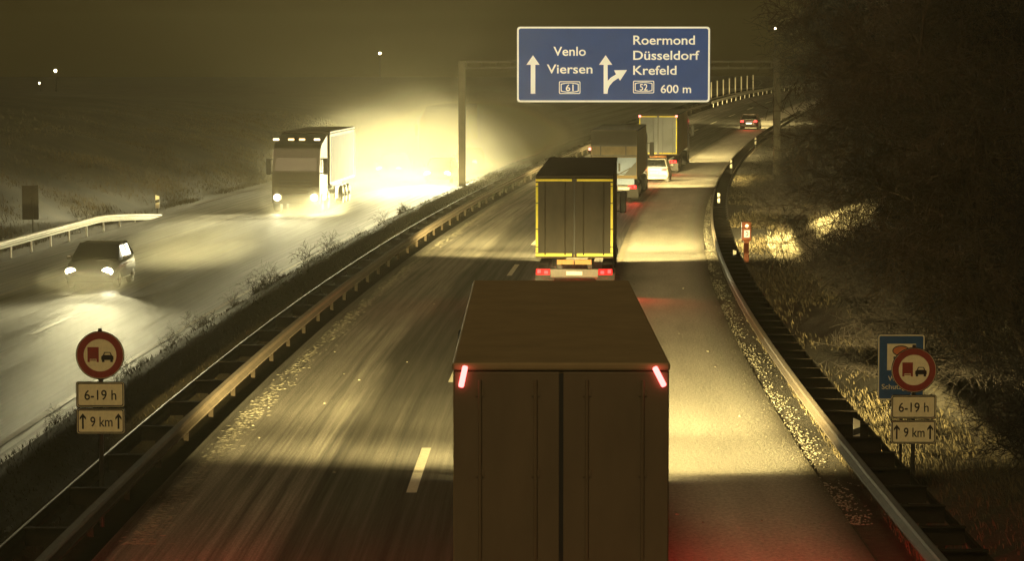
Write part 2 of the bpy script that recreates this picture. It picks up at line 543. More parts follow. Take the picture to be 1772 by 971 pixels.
def paint(name, segs, m, dz=.005):
    V, F = [], []
    for (u0, u1, Y0, Y1) in segs:
        n = max(1, int((Y1 - Y0) / 3))
        for j in range(n):
            a, b = Y0 + (Y1 - Y0) * j / n, Y0 + (Y1 - Y0) * (j + 1) / n
            k = len(V)
            V += [(XSF(a) + u0, a, ZG(a) + dz), (XSF(a) + u1, a, ZG(a) + dz), (XSF(b) + u1, b, ZG(b) + dz), (XSF(b) + u0, b, ZG(b) + dz)]
            F.append((k, k + 1, k + 2, k + 3))
    return tag(raw(name, V, F, m), kind='structure')
dash = [(-4.0, -3.82, 49.5 + 18 * k, 55.5 + 18 * k) for k in range(-2, 24)]
paint("lane_dashes", dash, M['paint'])
paint("edge_line", [(-.14, .08, 20, 400)], M['worn_paint'])
paint("oncoming_lane_dashes", [(-16.3, -16.15, 44 + 18 * k, 50 + 18 * k) for k in range(-1, 22)], M['worn_paint'])
paint("oncoming_edge_line", [(-20.2, -20.05, 20, 400), (-12.35, -12.2, 20, 400)], M['worn_paint'])

# ------------------------------------------------------------------ haze
HZ = dict(x0=-190, x1=250, y0=-45, y1=900, z0=-1.6, z1=26)
hb = bmesh.new()
bx(hb, ((HZ['x0']+HZ['x1'])/2, (HZ['y0']+HZ['y1'])/2, (HZ['z0']+HZ['z1'])/2), (HZ['x1']-HZ['x0'], HZ['y1']-HZ['y0'], HZ['z1']-HZ['z0']))
hm = bpy.data.materials.new("night_haze")
hm.use_nodes = True
hn, hl = hm.node_tree.nodes, hm.node_tree.links
hn.clear()
ho = hn.new("ShaderNodeOutputMaterial"); hv = hn.new("ShaderNodeVolumePrincipled")
hv.inputs['Color'].default_value = (.95, .85, .55, 1)
hv.inputs['Density'].default_value = 0.00022
hv.inputs['Anisotropy'].default_value = 0.45
hl.new(hv.outputs[0], ho.inputs['Volume'])
tag(build("haze", hb, hm), kind='stuff')

def spray(Y, u, hw, ly, hz, dens, z=.3):
    sm_ = bpy.data.materials.new("spray_glow_mist"); sm_.use_nodes = True
    n, l = sm_.node_tree.nodes, sm_.node_tree.links
    n.clear()
    so_ = n.new("ShaderNodeOutputMaterial"); sv_ = n.new("ShaderNodeVolumePrincipled")
    sv_.inputs['Color'].default_value = (.95, .90, .70, 1); sv_.inputs['Anisotropy'].default_value = .78
    tc = n.new("ShaderNodeTexCoord")
    ln = n.new("ShaderNodeVectorMath"); ln.operation = 'LENGTH'; l.new(tc.outputs['Object'], ln.inputs[0])
    mr = n.new("ShaderNodeMapRange"); mr.interpolation_type = 'SMOOTHSTEP'
    mr.inputs[1].default_value = 1.0; mr.inputs[2].default_value = .08; mr.inputs[3].default_value = 0; mr.inputs[4].default_value = dens ** (1 / 3)
    l.new(ln.outputs['Value'], mr.inputs[0])
    mp = n.new("ShaderNodeMapping"); mp.inputs['Scale'].default_value = (hw * .25, ly * .12, hz * .3); l.new(tc.outputs['Object'], mp.inputs[0])
    nz = n.new("ShaderNodeTexNoise"); nz.inputs['Scale'].default_value = 1.0; nz.inputs['Detail'].default_value = 2; l.new(mp.outputs[0], nz.inputs['Vector'])
    m2 = n.new("ShaderNodeMapRange"); m2.inputs[1].default_value = .35; m2.inputs[2].default_value = .65; m2.inputs[3].default_value = .35; m2.inputs[4].default_value = 1.4
    l.new(nz.outputs[0], m2.inputs[0])
    pw = n.new("ShaderNodeMath"); pw.operation = 'POWER'; l.new(mr.outputs[0], pw.inputs[0]); pw.inputs[1].default_value = 3.0
    mu = n.new("ShaderNodeMath"); mu.operation = 'MULTIPLY'; l.new(pw.outputs[0], mu.inputs[0]); l.new(m2.outputs[0], mu.inputs[1])
    l.new(mu.outputs[0], sv_.inputs['Density'])
    l.new(sv_.outputs[0], so_.inputs['Volume'])
    b = bmesh.new()
    bmesh.ops.create_uvsphere(b, u_segments=32, v_segments=16, radius=1.0)
    o = build("spray_glow", b, sm_, None, (XS(Y) + u, Y, ZG(Y) + z), (0, 0, -math.atan(slope_x(Y))))
    o.scale = (hw, ly, hz)
    tag(o, kind='stuff')
spray(210, -16.2, 10.5, 68, 7.0, .95)  # road spray, thickened to whiten the glow of oncoming headlamps
spray(214, -18.0, 13.0, 76, 11.0, .022)  # wide thin spray, added to spread that headlamp glow
spray(96, -17.5, 2.4, 4.5, 1.2, .16)  # mist added at the near car's bumper as a headlamp halo
spray(145.5, -16.8, 3.0, 5.0, 1.4, .5)  # mist added before the oncoming lorry as a headlamp halo
spray(91.5, -1.3, 2.2, 4.5, 1.5, .07)  # spray behind the second lorry, added for a red lamp halo
spray(31.5, -1.5, 2.6, 5, 2.3, .10)  # spray behind the nearest lorry, added for red lamp glow
spray(112, -16.8, 3.6, 13, 2.0, .05)

# ------------------------------------------------------------------ guard rails
W_PROF = [(0, .44), (-.07, .47), (-.08, .52), (-.01, .58), (-.01, .61), (-.08, .67), (-.07, .72), (0, .75),
          (.012, .75), (-.058, .715), (-.068, .67), (.002, .615), (.002, .575), (-.068, .52), (-.058, .475), (.012, .44)]
def sweep(prof, path):
    """path: (x, y, z, scale_z) list"""
    V, F = [], []
    n = len(prof)
    for (x, y, z, s) in path:
        for (dx, dz) in prof: V.append((x + dx, y, z + dz * s))
    for j in range(len(path) - 1):
        for i in range(n):
            k = (i + 1) % n
            F.append((j*n+i, j*n+k, (j+1)*n+k, (j+1)*n+i))
    F.append(tuple(range(n))[::-1]); F.append(tuple(range((len(path)-1)*n, len(path)*n)))
    return V, F
def path_at(u, Y0, Y1, step=2.0, dz=0):
    n = int((Y1 - Y0) / step)
    return [(XSF(Y) + u, Y, ZG(Y) + dz, 1) for Y in [Y0 + (Y1 - Y0) * k / n for k in range(n + 1)]]

def mesh_of(bm, m, name):
    me = bpy.data.meshes.new(name); bm.to_mesh(me); bm.free(); me.materials.append(m); return me

def double_rail(label, u_front, u_back, Y0, Y1, pitch_, right, group):
    root = empty("guard_rail", (XSF(Y0) + (u_front + u_back) / 2, Y0, 0))
    tag(root, label, "guard rail", group)
    loc = Vector(root.location)
    def part(name, VF, m):
        V, F = VF
        return raw(name, [tuple(Vector(v) - loc) for v in V], F, m, root)
    flip = [(-a, b) for a, b in W_PROF][::-1]
    if right:
        part("front_beam", sweep(W_PROF, path_at(u_front, Y0, Y1)), M['galv'])
        low = [(0, .50), (.05, .50), (.05, .62), (0, .62)]
        part("rear_rail", sweep(low, path_at(u_back, Y0, 128)), M['galv_dark'])
        part("rear_beam", sweep(W_PROF, path_at(u_back, 128, Y1)), M['galv'])
    else:
        part("front_beam", sweep(flip, path_at(u_front, Y0, Y1)), M['galv'])
        part("rear_beam", sweep(W_PROF, path_at(u_back, Y0, Y1)), M['galv'])
        low = [(-.05, .40), (.05, .40), (.05, .46), (-.05, .46)]
        part("lower_rail", sweep(low, path_at((u_front + u_back) / 2 + .1, Y0, Y1)), M['galv_dark'])
    w = abs(u_back - u_front) - .03
    b = bmesh.new(); bx(b, (0, 0, .60), (w, .06, .27)); bx(b, (0, -.05, .735), (w, .16, .02))
    sp = mesh_of(b, M['galv_dark'], "spacer")
    b = bmesh.new(); bx(b, (0, 0, .20), (.10, .055, .80))
    po = mesh_of(b, M['galv_dark'], "post")
    Ys = [Y0 + 1 + pitch_ * k for k in range(int((Y1 - Y0 - 1) / pitch_))]
    for k, Y in enumerate(Ys):
        if k >= 100: break
        for nm, me in (("spacer", sp), ("post", po)):
            link_mesh(nm, me, root, (XSF(Y) + (u_front + u_back) / 2 - loc.x, Y - loc.y, ZG(Y)))
    return root
double_rail("double steel guard rail with dark spacers curving along the right hard shoulder", 3.72, 4.42, 36, 300, 2.05, True, None)
double_rail("double steel guard rail running up the dark planted median", -8.42, -9.08, 36, 322, 4.0, False, None)

def far_rail():
    Y0 = 324
    root = empty("guard_rail", (XSF(Y0) - 8.4, Y0, 0))
    tag(root, "bright thin guard rail on the far bend below the pale railing posts", "guard rail")
    V, F = sweep([(-a, b) for a, b in W_PROF][::-1], path_at(-8.42, Y0, 420, 4))
    raw("beam", [(v[0] - root.location.x, v[1] - Y0, v[2]) for v in V], F, M['galv_bright'], root)  # headlight on the beam is put into its bright colour
    b = bmesh.new(); bx(b, (-.05, 0, .22), (.06, .10, .94)); po = mesh_of(b, M['galv_bright'], "post")
    for Y in np.arange(326, 420, 4.0): link_mesh("post", po, root, (XSF(Y) - 8.42 - root.location.x, Y - Y0, ZG(Y)))
far_rail()

# single rail on the far left, its end bent down into the ground
def left_rail():
    pts = []
    for Y in np.arange(90, 131, 2.0):
        pts.append((XSF(Y) - 24.0, Y, ZG(Y), 1))
    for k in range(1, 11):
        Y = 130 + k * 1.35
        t = k / 10
        pts.append((XSF(Y) - 24.0 + .25 * t, Y, ZG(Y) - .62 * t ** 1.3, 1))
    root = empty("guard_rail", (pts[0][0], pts[0][1], 0))
    tag(root, "bright single guard rail on the far left verge, its end bent to the ground", "guard rail")
    loc = Vector(root.location)
    V, F = sweep([(-a, b) for a, b in W_PROF][::-1], pts)
    raw("beam", [tuple(Vector(v) - loc) for v in V], F, M['galv_bright'], root)
    b = bmesh.new(); bx(b, (-.06, 0, .22), (.06, .10, .94)); po = mesh_of(b, M['galv_bright'], "post")
    for Y in np.arange(92, 142, 3.6):
        sink = 0 if Y <= 130 else .62 * ((Y - 130) / 13.5) ** 1.3
        link_mesh("post", po, root, (XSF(Y) - 24.0 - loc.x, Y - loc.y, ZG(Y) - sink - .02))
left_rail()

# ------------------------------------------------------------------ sign gantry
GY = 165.0
def gantry():
    root = empty("sign_gantry", (XS(GY) - 2, GY, 0))
    tag(root, "grey steel sign gantry spanning the near carriageway, holding the blue direction sign", "gantry")
    lx = -2.85 - root.location.x; rx = 15.1 - root.location.x
    b = bmesh.new(); bx(b, (lx, 0, 4.0), (.40, .40, 8.0), .02); bx(b, (lx, 0, .30), (.7, .7, .5), .02)
    build("post", b, M['gantry'], root)
    b = bmesh.new(); bx(b, (rx, 0, 4.1), (.40, .40, 8.2), .02); bx(b, (rx, 0, .75), (.7, .7, .6), .02)
    build("post", b, M['gantry'], root)
    b = bmesh.new()
    for z in (7.98, 7.62): bx(b, ((lx + rx) / 2, 0, z), (rx - lx - .41, .14, .12))
    n = 22
    for k in range(n):
        x = lx + .3 + (rx - lx - .6) * k / (n - 1)
        bx(b, (x, 0, 7.80), (.05, .06, .238))
    build("cross_beam", b, M['gantry'], root)
gantry()

def big_sign():
    W, H = 10.95, 4.28
    px = 10.95 / 333.0
    root = empty("direction_sign", (5.76, GY - .46, 7.82))
    tag(root, "large blue overhead direction sign reading Venlo, Viersen, Roermond, Düsseldorf and Krefeld", "road sign")
    X = lambda p: (p - 1061.5) * px
    Z = lambda q: (111.5 - q) * px
    b = bmesh.new(); poly(b, rrect(W, H, .18), 0, .12); build("panel", b, M['sign_blue'], root)
    b = bmesh.new(); ring(b, rrect(W, H, .18), rrect(W - .2, H - .2, .12), -.004, -.03); build("border", b, M['sign_white'], root)
    b = bmesh.new()
    for x in (-3.5, 0, 3.5): bx(b, (x, .235, 0), (.12, .22, H - .5))
    build("bracket", b, M['gantry'], root)
    y0, y1 = -.004, -.02
    b = bmesh.new(); poly(b, [(X(a), Z(c)) for a, c in ((918.6,162),(926.6,162),(926.6,112),(934,112),(922.6,95.5),(911.2,112),(918.6,112))], y0, y1)
    build("arrow", b, M['sign_white'], root)
    b = bmesh.new()
    poly(b, [(X(a), Z(c)) for a, c in ((1044.6,162),(1051.4,162),(1052,155),(1055,148),(1061,141),(1070,135),(1073,139.5),(1085,121),(1062.5,121.4),(1066,128.5),(1057,134),(1051.6,140),(1051.4,112),(1059.5,112),(1048,95.5),(1036.5,112),(1044.6,112))], y0, y1)
    build("forked_arrow", b, M['sign_white'], root)
    for t, a, c, zb, cap in (("Venlo", 957.8, 1013.8, 96.3, 16.2), ("Viersen", 946.4, 1025.4, 126.8, 16.2), ("Roermond", 1095.6, 1202, 77, 16.2),
                             ("Düsseldorf", 1095.6, 1210, 103.2, 16.2), ("Krefeld", 1095.6, 1170.5, 129, 16.2), ("600 m", 1143.2, 1195.8, 160.6, 14.6)):
        lettering("lettering", t, X(a), X(c), Z(zb), cap * px, -.012, M['sign_white'], root, .012)
    for t, a, c, q, r in (("61", 967.5, 1004.5, 140.5, 162.2), ("52", 1095.5, 1132, 139.5, 161.2)):
        b = bmesh.new()
        cx, cz = X((a + c) / 2), Z((q + r) / 2); w, h = (c - a) * px, (r - q) * px
        ring(b, [(cx + p, cz + s) for p, s in rrect(w, h, .07)], [(cx + p, cz + s) for p, s in rrect(w - .09, h - .09, .05)], y0, y1)
        # bowed inner line of the motorway number shield
        o_, i_ = [], []
        for (lst, k) in ((o_, 0), (i_, .05)):
            hw, hh, bow = w * .42 - k, h * .30 - k * .8, h * .09
            for e in range(13): t_ = -1 + 2 * e / 12; lst.append((cx + hw * t_, cz + hh + bow * (1 - t_ * t_)))
            for e in range(13): t_ = 1 - 2 * e / 12; lst.append((cx + hw * t_, cz - hh - bow * (1 - t_ * t_)))
        ring(b, o_, i_, y0, y1)
        s = build("number_shield", b, M['sign_white'], root)
        lettering("shield_number", t, cx - 5.6 * 1.2 * px, cx + 5.6 * 1.2 * px, cz - 5.9 * px, 11.8 * px, -.012, M['sign_white'], s, .012)
big_sign()

# ------------------------------------------------------------------ roadside signs
def no_overtaking(label, loc, plate_z, group):
    root = empty("road_sign", loc)
    tag(root, label, "road sign", group)
    z1 = plate_z
    PW, PH = .755, .395
    b = bmesh.new(); cyl(b, (0, .045, -.3), (0, .045, z1 + 1.62), .038, seg=14); build("post", b, M['dark'], root)
    b = bmesh.new()
    b2 = bmesh.new()
    def plate(zc, name):
        b = bmesh.new(); poly(b, rrect(PW, PH, .035), -.004, .004); p = build(name, b, M['plate_cream'], root)
        p.location = (0, 0, zc)
        b = bmesh.new(); ring(b, rrect(PW - .02, PH - .02, .03), rrect(PW - .05, PH - .05, .022), -.0045, -.009); build("border", b, M['sign_black'], p)
        b = bmesh.new(); ring(b, rrect(PW + .02, PH + .02, .04), rrect(PW, PH, .035), -.012, .012); build("rim", b, M['sign_back'], p)
        return p
    p = plate(z1 + PH / 2, "distance_plate")
    lettering("lettering", "9 km", -.165, .19, -.085, .165, -.008, M['sign_black'], p, .006, .004)
    for s in (-1, 1):
        b = bmesh.new(); x = s * .285
        poly(b, [(x-.014,-.125),(x+.014,-.125),(x+.014,.06),(x+.05,.02),(x+.05,.06),(x,.125),(x-.05,.06),(x-.05,.02),(x-.014,.06)], -.0045, -.009)
        build("arrow", b, M['sign_black'], p)
    p = plate(z1 + PH * 1.5 + .035, "time_plate")
    lettering("lettering", "6-19 h", -.255, .255, -.085, .165, -.008, M['sign_black'], p, .006, .004)
    zc = z1 + PH * 2 + .07 + .40
    b = bmesh.new(); poly(b, circle(.375), -.004, .004); d = build("disc", b, M['plate_cream'], root); d.location = (0, 0, zc)
    b = bmesh.new(); ring(b, circle(.368), circle(.262), -.0045, -.008); build("red_ring", b, M['sign_red'], d)
    b = bmesh.new(); ring(b, circle(.388), circle(.376), -.012, .012); build("rim", b, M['sign_back'], d)
    y0, y1 = -.0045, -.008
    b = bmesh.new()
    poly(b, [(-.20,-.06),(-.02,-.06),(-.02,.13),(-.20,.13)], y0, y1)
    for x0, x1, z0, z1_ in ((-.20,-.165,-.11,-.0605),(-.055,-.02,-.11,-.0605)): poly(b, [(x0,z0),(x1,z0),(x1,z1_),(x0,z1_)], y0, y1)
    poly(b, [(-.16,-.088),(-.06,-.088),(-.06,-.074),(-.16,-.074)], y0, y1)
    build("lorry_symbol", b, M['sign_red'], d)
    b = bmesh.new()
    poly(b, [(.02,-.075),(.215,-.075),(.215,-.02),(.19,.0),(.045,.0),(.02,-.02)], y0, y1)
    ring(b, [(.045,.001),(.19,.001),(.165,.05),(.07,.05)], [(.065,.004),(.17,.004),(.155,.038),(.08,.038)], y0, y1)
    for x in (.03, .165): poly(b, [(x,-.11),(x+.04,-.11),(x+.04,-.0755),(x,-.0755)], y0, y1)
    build("car_symbol", b, M['sign_black'], d)
    b = bmesh.new(); bx(b, (0, .02, zc + .40), (.06, .05, .06), .01); bx(b, (0, .02, zc - .395), (.06, .05, .03)); build("clamp", b, M['dark'], root)
    return root
def ground_z(u, Y): return terrain(u, Y) + .012
no_overtaking("round no-overtaking sign for lorries with two plates, standing in the median guard rail",
              (XS(46) - 8.72, 46, 0), 1.47, "no-overtaking signs for lorries")
no_overtaking("round no-overtaking sign for lorries in front of the blue sign on the right",
              (6.85, 49, ground_z(4.7, 49) - .02), .95, "no-overtaking signs for lorries")

def water_sign():
    Y = 51.0
    X0 = (1562.5 - 886) / (5000 / Y)
    z0 = ground_z(X0 - XS(Y), Y)
    root = empty("road_sign", (X0, Y, z0))
    tag(root, "blue rectangular water protection sign with white square, half hidden behind a round sign", "road sign")
    W, H = .83, 1.17
    zc = 7.2 - (637 - 130) / (5000 / Y) - z0
    b = bmesh.new(); cyl(b, (.01, .05, -.3), (.01, .05, zc + H * .4), .026); build("post", b, M['dark'], root)
    b = bmesh.new(); poly(b, rrect(W, H, .05), -.004, .004); p = build("panel", b, M['tour_blue'], root); p.location = (0, 0, zc)
    b = bmesh.new(); ring(b, rrect(W - .01, H - .01, .045), rrect(W - .05, H - .05, .03), -.0045, -.009); build("border", b, M['plate_cream'], p)
    k = 1 / 98.0
    X = lambda a: (a - 1562.5) * k
    Z = lambda q: (637 - q) * k
    b = bmesh.new(); poly(b, [(X(1538), Z(642)), (X(1588), Z(642)), (X(1588), Z(596)), (X(1538), Z(596))], -.0045, -.008); sq = build("pictogram_field", b, M['plate_cream'], p)
    el = lambda rx, rz: [(X(1562) + rx * math.cos(2*math.pi*i/28), Z(608) + rz * math.sin(2*math.pi*i/28)) for i in range(28)]
    b = bmesh.new(); poly(b, el(.135, .075), -.0085, -.011); build("tank_symbol", b, M['tour_orange'], sq)
    b = bmesh.new(); ring(b, el(.155, .095), el(.137, .077), -.0085, -.012)
    poly(b, [(X(1549), Z(618)), (X(1575), Z(618)), (X(1575), Z(626)), (X(1549), Z(626))], -.0085, -.012)
    poly(b, [(X(1549), Z(632)), (X(1554), Z(632)), (X(1554), Z(626.3)), (X(1549), Z(626.3))], -.0085, -.012)
    poly(b, [(X(1570), Z(632)), (X(1575), Z(632)), (X(1575), Z(626.3)), (X(1570), Z(626.3))], -.0085, -.012)
    build("lorry_symbol", b, M['sign_black'], sq)
    lettering("lettering", "Wasser-", X(1540), X(1583), Z(660.5), 9 * k, -.008, M['plate_cream'], p, .0, .004)
    lettering("lettering", "Schutzgebiet", X(1529), X(1597), Z(675), 9 * k, -.008, M['plate_cream'], p, .0, .004)
water_sign()

def sign_back():
    Y = 122.0
    X0 = (52 - 886) / (5000 / Y)
    root = empty("road_sign", (X0, Y, ground_z(X0 - XS(Y), Y)))
    tag(root, "dark tall rectangular sign board seen from the back, behind the bright left guard rail", "road sign")
    b = bmesh.new(); bx(b, (0, 0, 1.75), (.70, .03, 1.45), .01); build("panel", b, M['sign_back'], root)
    b = bmesh.new(); cyl(b, (.1, -.05, -.2), (.1, -.05, 2.2), .035); build("post", b, M['sign_back'], root)
sign_back()

def phone_pillar():
    Y = 111.0
    X0 = (1292 - 886) / (5000 / Y)
    root = empty("emergency_phone", (X0, Y, ground_z(X0 - XS(Y), Y)))
    tag(root, "orange emergency phone pillar with a lit lamp behind the right guard rail", "emergency phone")
    b = bmesh.new(); bx(b, (0, 0, .38), (.19, .17, .90), .02); build("stem", b, M['sos'], root)
    b = bmesh.new(); bx(b, (0, 0, 1.18), (.36, .28, .72), .03); build("housing", b, M['sos'], root)
    b = bmesh.new(); poly(b, rrect(.22, .28, .02), -.145, -.158); p = build("phone_plate", b, M['sos_plate'], root); p.location = (.01, 0, 1.09)
    b = bmesh.new()
    arc = []
    for i in range(9): a = R(-70 + 140 * i / 8); arc.append((-.02 + .075 * math.cos(a), .085 * math.sin(a)))
    for i in range(9): a = R(70 - 140 * i / 8); arc.append((-.02 + .05 * math.cos(a), .06 * math.sin(a)))
    poly(b, arc, -.159, -.164)
    poly(b, [(-.03,.05),(.006,.05),(.006,.085),(-.03,.085)], -.1592, -.1642); poly(b, [(-.03,-.085),(.006,-.085),(.006,-.05),(-.03,-.05)], -.1592, -.1642)
    build("handset_symbol", b, M['sign_black'], p)
    b = bmesh.new(); bmesh.ops.create_uvsphere(b, u_segments=16, v_segments=10, radius=.065, matrix=Matrix.Translation((.01, -.145, 1.39)) @ Matrix.Diagonal((1, .6, 1, 1)))
    build("lamp", b, M['sos_lamp'], root, smooth=True)
phone_pillar()

# delineator posts on and behind the right rail
def delineator_proto():
    root = empty("delineator_post")
    b = bmesh.new(); poly(b, [(-.06, 0), (.06, 0), (.06, .47), (-.06, .52)], -.02, .02); build("blade", b, M['delineator'], root)
    b = bmesh.new(); poly(b, [(-.061, .20), (.061, .24), (.061, .36), (-.061, .32)], -.0215, .0215); build("black_band", b, M['sign_black'], root)
    b = bmesh.new(); bx(b, (0, 0, -.26), (.05, .03, .52)); build("stake", b, M['dark'], root)
    return root
dp = delineator_proto()
for i, (px_, py_, Y, lab) in enumerate((
        (1486, 776, 52.0, "white delineator post nearest the camera, standing behind the right guard rail"),
        (1272, 457, 104.0, "white delineator post in front of the orange phone pillar, on the right guard rail"),
        (1244, 351, 143.0, "small white delineator post at the bend of the right guard rail"),
        (1265, 290, 176.0, "small white delineator post where the right guard rail curves away, left of the gantry post"),
        (1307, 249, 210.0, "small white delineator post below the far red-lit car"))):
    o = dp if i == 0 else copy_tree(dp)
    s = 5000 / Y
    o.location = ((px_ - 886) / s, Y, 7.2 - (py_ - 130) / s)
    o.rotation_euler = (0, 0, -slope_x(Y))
    tag(o, lab, "delineator", "delineator posts along the right guard rail")
o = copy_tree(dp); Y = 146.0; o.location = ((272 - 886) / (5000 / Y), Y, 7.2 - (360 - 130) / (5000 / Y)); o.scale = (1.6, 1.2, 1.3)
tag(o, "dark little marker post on the left grassy verge past the end of the guard rail", "delineator")

# ------------------------------------------------------------------ vehicles
def wheel(root, x, y, r, w, dual=False):
    b = bmesh.new()
    cyl(b, (x - w/2, y, r), (x + w/2, y, r), r, seg=24)
    bmesh.ops.bevel(b, geom=[e for e in b.edges if abs(e.verts[0].co.x - e.verts[1].co.x) < 1e-4], offset=.04 * r / .5, segments=2, affect='EDGES')
    t = build("wheel", b, M['rubber'], root, smooth=False)
    b = bmesh.new()
    s = 1 if x > 0 else -1
    cyl(b, (x + s * (w/2 - .02), y, r), (x + s * (w/2 + .012), y, r), r * .62, r * .55, seg=20)
    cyl(b, (x + s * (w/2 + .0125), y, r), (x + s * (w/2 + .05), y, r), r * .25, r * .2, seg=12)
    build("rim", b, M['rim'], t)
    return t

def place(Y, X, facing=1):
    root = empty("parked", (X, Y, ZG(Y)))
    a = -math.atan(slope_x(Y + 5 * facing))
    root.rotation_euler = (math.atan(slope_z(Y)) * facing, 0, a if facing > 0 else a + math.pi)
    return root

def truck(Y, X, label, facing=1, L=13.6, H=3.95, zb=1.25, body='tarp_brown', roof='roof_dark', door='door_grey', cab='cab_olive',
          tape_rear=False, tape_side=False, rise=0.0, top_lamps=None, rear=True, marker_roof=False, beams=1.0, tails=True, tail_glow=1.0, kind='doors', group=None, glare=1.0, outline=0, high=0):  # outline: power of the added red road lamps
    root = place(Y, X, facing); root.name = "lorry"
    tag(root, label, "lorry", group)
    W = 2.55
    FY = L + 3.6                                  # front face of the cab
    y_of = (lambda y: y) if facing > 0 else (lambda y: y - FY)   # origin: rear plane, or cab front when oncoming
    def B(name, b, m, parent=None, smooth=False):
        for v in b.verts: v.co.y = y_of(v.co.y)
        return build(name, b, m, parent or root, smooth=smooth)
    # box and roof
    b = bmesh.new(); bx(b, (0, L/2 + .03, (zb + H - .1) / 2), (W - .02, L - .06, H - .1 - zb), .02)
    if rise:
        for v in b.verts:
            if v.co.z > zb + .5: v.co.z += rise * v.co.y / L
    B("box_body", b, M[body])
    b = bmesh.new(); bx(b, (0, L/2, H - .05), (W, L, .096), .03)
    if rise:
        for v in b.verts: v.co.z += rise * v.co.y / L
    B("roof", b, M[roof])
    # chassis, axles
    b = bmesh.new()
    for x in (-.5, .5): bx(b, (x, L/2, zb - .22), (.14, L - .6, .36))
    bx(b, (0, L*.22, .55), (2.0, 3.0, .12)); bx(b, (1.1, L*.5, .72), (.08, 4.5, .7)); bx(b, (-1.1, L*.5, .72), (.08, 4.5, .7))
    B("chassis", b, M['dark'])
    for ax in (2.2, 3.5, 4.8, L + .4, L + 2.6):
        for s in (-1, 1):
            bw = wheel(root, s * 1.06, 0, .50, .36)
            for q in [bw] + list(bw.children):
                for v in q.data.vertices: v.co.y += y_of(ax)
    # rear
    if rear:
        yb = 0.0
        if kind == 'doors':
            for s in (-1, 1):
                b = bmesh.new(); bx(b, (s * W * .25, -.012, (zb + H - .12) / 2 + .02), (W/2 - .045, .05, H - .14 - zb), .012)
                d = B("rear_door", b, M[door])
                b = bmesh.new()
                for xx in (.30, .95):
                    cyl(b, (s * xx, -.06, zb + .1), (s * xx, -.06, H - .2), .022, seg=8)
                    for zz in (zb + .25, (zb + H) / 2, H - .35): bx(b, (s * xx, -.048, zz), (.1, .02, .08))
                B("locking_bar", b, M[door], d)
            b = bmesh.new(); bx(b, (0, -.02, (zb + H) / 2), (.05, .03, H - zb - .25)); B("door_seam", b, M['black'])
        else:                                     # dark upper body, open frame, pale tail lift
            b = bmesh.new(); bx(b, (0, -.02, H - .46), (W - .02, .05, .74), .01); B("upper_panel", b, M['soot'])
            b = bmesh.new(); bx(b, (0, -.012, H - 1.14), (W - .1, .04, .50)); fp = B("frame_panel", b, M['frame_tan'])
            b = bmesh.new()
            for z in (H - .86, H - 1.42): bx(b, (0, -.03, z), (W - .04, .06, .08))
            for x in (-W/2 + .55, W/2 - .62): bx(b, (x, -.03, H - 1.14), (.06, .06, .50))
            B("rail_frame", b, M['black'])
            b = bmesh.new(); bx(b, (0, -.03, H - 2.0), (W - .1, .08, .98), .015); B("tail_lift", b, M['pale_blue'])
            b = bmesh.new(); bx(b, (.3, -.09, H - 2.05), (.10, .05, .45)); bx(b, (.35, -.10, H - 2.38), (1.3, .04, .06), rot=Matrix.Rotation(R(-28), 3, 'Y')); bx(b, (-.25, -.085, H - 2.40), (1.7, .03, .05))
            B("lift_arm", b, M['black'])
            b = bmesh.new(); poly(b, [(.55, H - 2.48), (W/2 - .06, H - 2.48), (W/2 - .06, H - 1.75)], -.072, -.10); B("painted_shadow", b, M['black'])  # diagonal shadow on the tail lift, modelled as a black wedge
            b = bmesh.new(); bx(b, (.1, -.12, 1.10), (W - .5, .10, .34), .015); B("under_panel", b, M['pale_blue'])
            b = bmesh.new(); bx(b, (.55, -.13, .72), (.62, .03, .16), .01); B("number_plate", b, M['plate'])
        if tape_rear:
            b = bmesh.new()
            y0, y1 = -.041, -.046
            t = .075
            x0, x1, z0, z1 = -W/2 + .02, W/2 - .02, zb + .06, H - .12
            for s0, s1 in ((x0, -.08), (.08, x1)):
                poly(b, [(s0, z1 - t), (s1, z1 - t), (s1, z1), (s0, z1)], y0, y1)
                poly(b, [(s0 if s0 > 0 else s0, z0), (s1, z0), (s1, z0 + t * 1.25), (s0, z0 + t * 1.25)], y0, y1)
            cuts = [z0 + t * 1.25 + .02, z0 + .32, z0 + .9, z0 + 1.75, z0 + 2.3, z1 - t - .02]
            for xa in (x0, x1 - t):
                for k in range(len(cuts) - 1):
                    poly(b, [(xa, cuts[k]), (xa + t, cuts[k]), (xa + t, cuts[k+1] - .03), (xa, cuts[k+1] - .03)], y0, y1)
            B("contour_marking", b, M['tape'])
        b = bmesh.new(); bx(b, (0, -.02, .76), (W - .98, .14, .28), .02); bp = B("bumper", b, M['bumper_white'])
        if kind == 'doors':
            b = bmesh.new(); bx(b, (0, -.10, .76), (.52, .015, .12)); B("number_plate", b, M['plate'], bp)
            for s in (-1, 1):
                b = bmesh.new(); bx(b, (s * .29, -.04, zb - .13), (.55, .03, .16), .008); B("marking_board", b, M['board_orange'])
        for s in (-1, 1):
            b = bmesh.new(); bx(b, (s * (W/2 - .26), -.08, .80), (.46, .09, .20), .02); tl = B("tail_light", b, M['red_halo'])
            b = bmesh.new(); bx(b, (s * (W/2 - .13), -.135, .82), (.11, .03, .12), .014); bx(b, (s * (W/2 - .36), -.135, .79), (.12, .03, .10), .014)
            B("lens", b, M['red_hot'] if tails else M['red_lens'], tl)
            b = bmesh.new(); bx(b, (s * 1.0, .9, .45), (.6, .02, .55)); B("mud_flap", b, M['flap'])
            if tail_glow:
                spot(tl, (s * (W/2 - .2), y_of(-.22), .82), 180, -4, 120 * tail_glow, 170, 1.0, (1.0, .035, .02), .06, "tail_glow")
